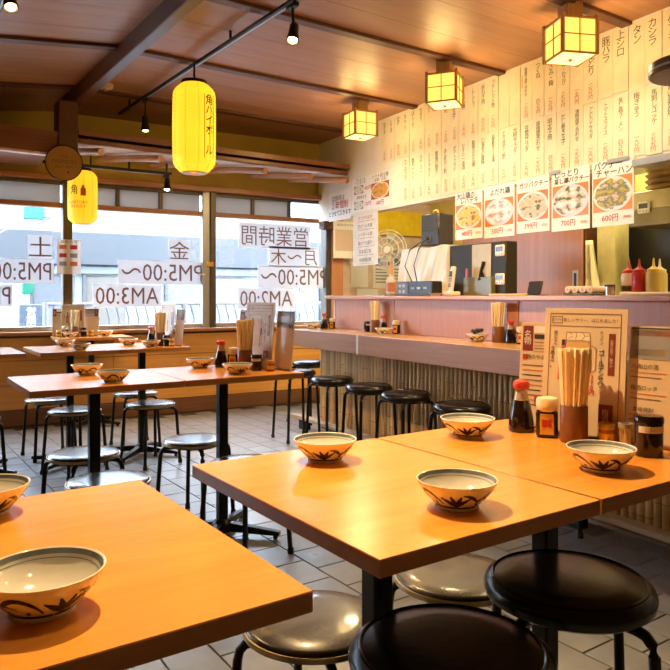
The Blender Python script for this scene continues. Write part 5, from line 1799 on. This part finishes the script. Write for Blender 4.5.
yb = B().span(4.10, 4.9, YW - 0.03, YW + 0.018, 1.78, 2.05, bev=0.004).obj('yellow_board', plain('bright_yellow_board', (0.85, 0.62, 0.02), 0.5), label='bright yellow board high on the kitchen end wall', cat='board')
fn = thing('wall_fan', 'pale wall fan with wire guard behind the hanging list', 'fan', (4.0, 5.85, 1.57), R(40))
for q in (0.06, 0.12, 0.17, 0.20):
    rg = [(0.02 * (1 - q / 0.2), q * math.cos(2 * PI * i / 32), q * math.sin(2 * PI * i / 32)) for i in range(33)]
    B().tube([(-p[0] - 0.02, p[1], p[2]) for p in rg], 0.004, 6).obj('guard_ring', M_WHITEPL, fn)
for k in range(12):
    a = 2 * PI * k / 12
    B().tube([(-0.045, 0.03 * math.cos(a), 0.03 * math.sin(a)), (-0.03, 0.2 * math.cos(a), 0.2 * math.sin(a))], 0.003, 5).obj('guard_wire', M_WHITEPL, fn)
for k in range(4):
    a = PI / 2 * k + 0.3
    b = B()
    b.poly([(0.0, 0.03 * math.cos(a), 0.03 * math.sin(a)), (-0.02, 0.16 * math.cos(a - 0.35), 0.16 * math.sin(a - 0.35)), (0.0, 0.17 * math.cos(a), 0.17 * math.sin(a)), (0.02, 0.15 * math.cos(a + 0.4), 0.15 * math.sin(a + 0.4))])
    bo = b.obj('blade', plain('grey_blade', (0.5, 0.48, 0.4), 0.4), fn)
    md = bo.modifiers.new('thickness', 'SOLIDIFY')
    md.thickness = 0.004
b = B().lathe([(0, -0.05), (0.035, -0.045), (0.045, 0.0), (0.045, 0.08), (0, 0.09)], 20)
b.obj('motor', M_WHITEPL, fn, rot=(0, R(90), 0))
B().tube([(0.08, 0, 0), (0.16, 0, -0.04), (0.24, 0, -0.05)], 0.02, 8).obj('bracket_arm', M_WHITEPL, fn)
kw2 = struct(B().span(3.80, 3.92, 5.0, 6.0, 1.05, 1.09, bev=0.004), 'trim_8', M_PINK, label='ledge at the window end of the kitchen')

for k, (x, y, L) in enumerate(((4.1, 3.9, 2.2), (4.15, 1.9, 1.6))):
    t = thing('fluorescent_fitting', 'white fluorescent fitting on the kitchen ceiling, %s the hatch' % ('window side of', 'right side of')[k], 'ceiling lamp', (x, y, 2.56), group='kitchen ceiling fittings')
    B().span(-0.09, 0.09, -L / 2, L / 2, 0.03, 0.135, bev=0.005).obj('housing', M_WHITEPL, t)
    for sx in (-0.05, 0.05):
        B().tube([(sx, -L / 2 + 0.04, 0.015), (sx, L / 2 - 0.04, 0.015)], 0.014, 10).obj('tube', glow('fluorescent_tube', (1.0, 0.88, 0.6), 6.0), t)
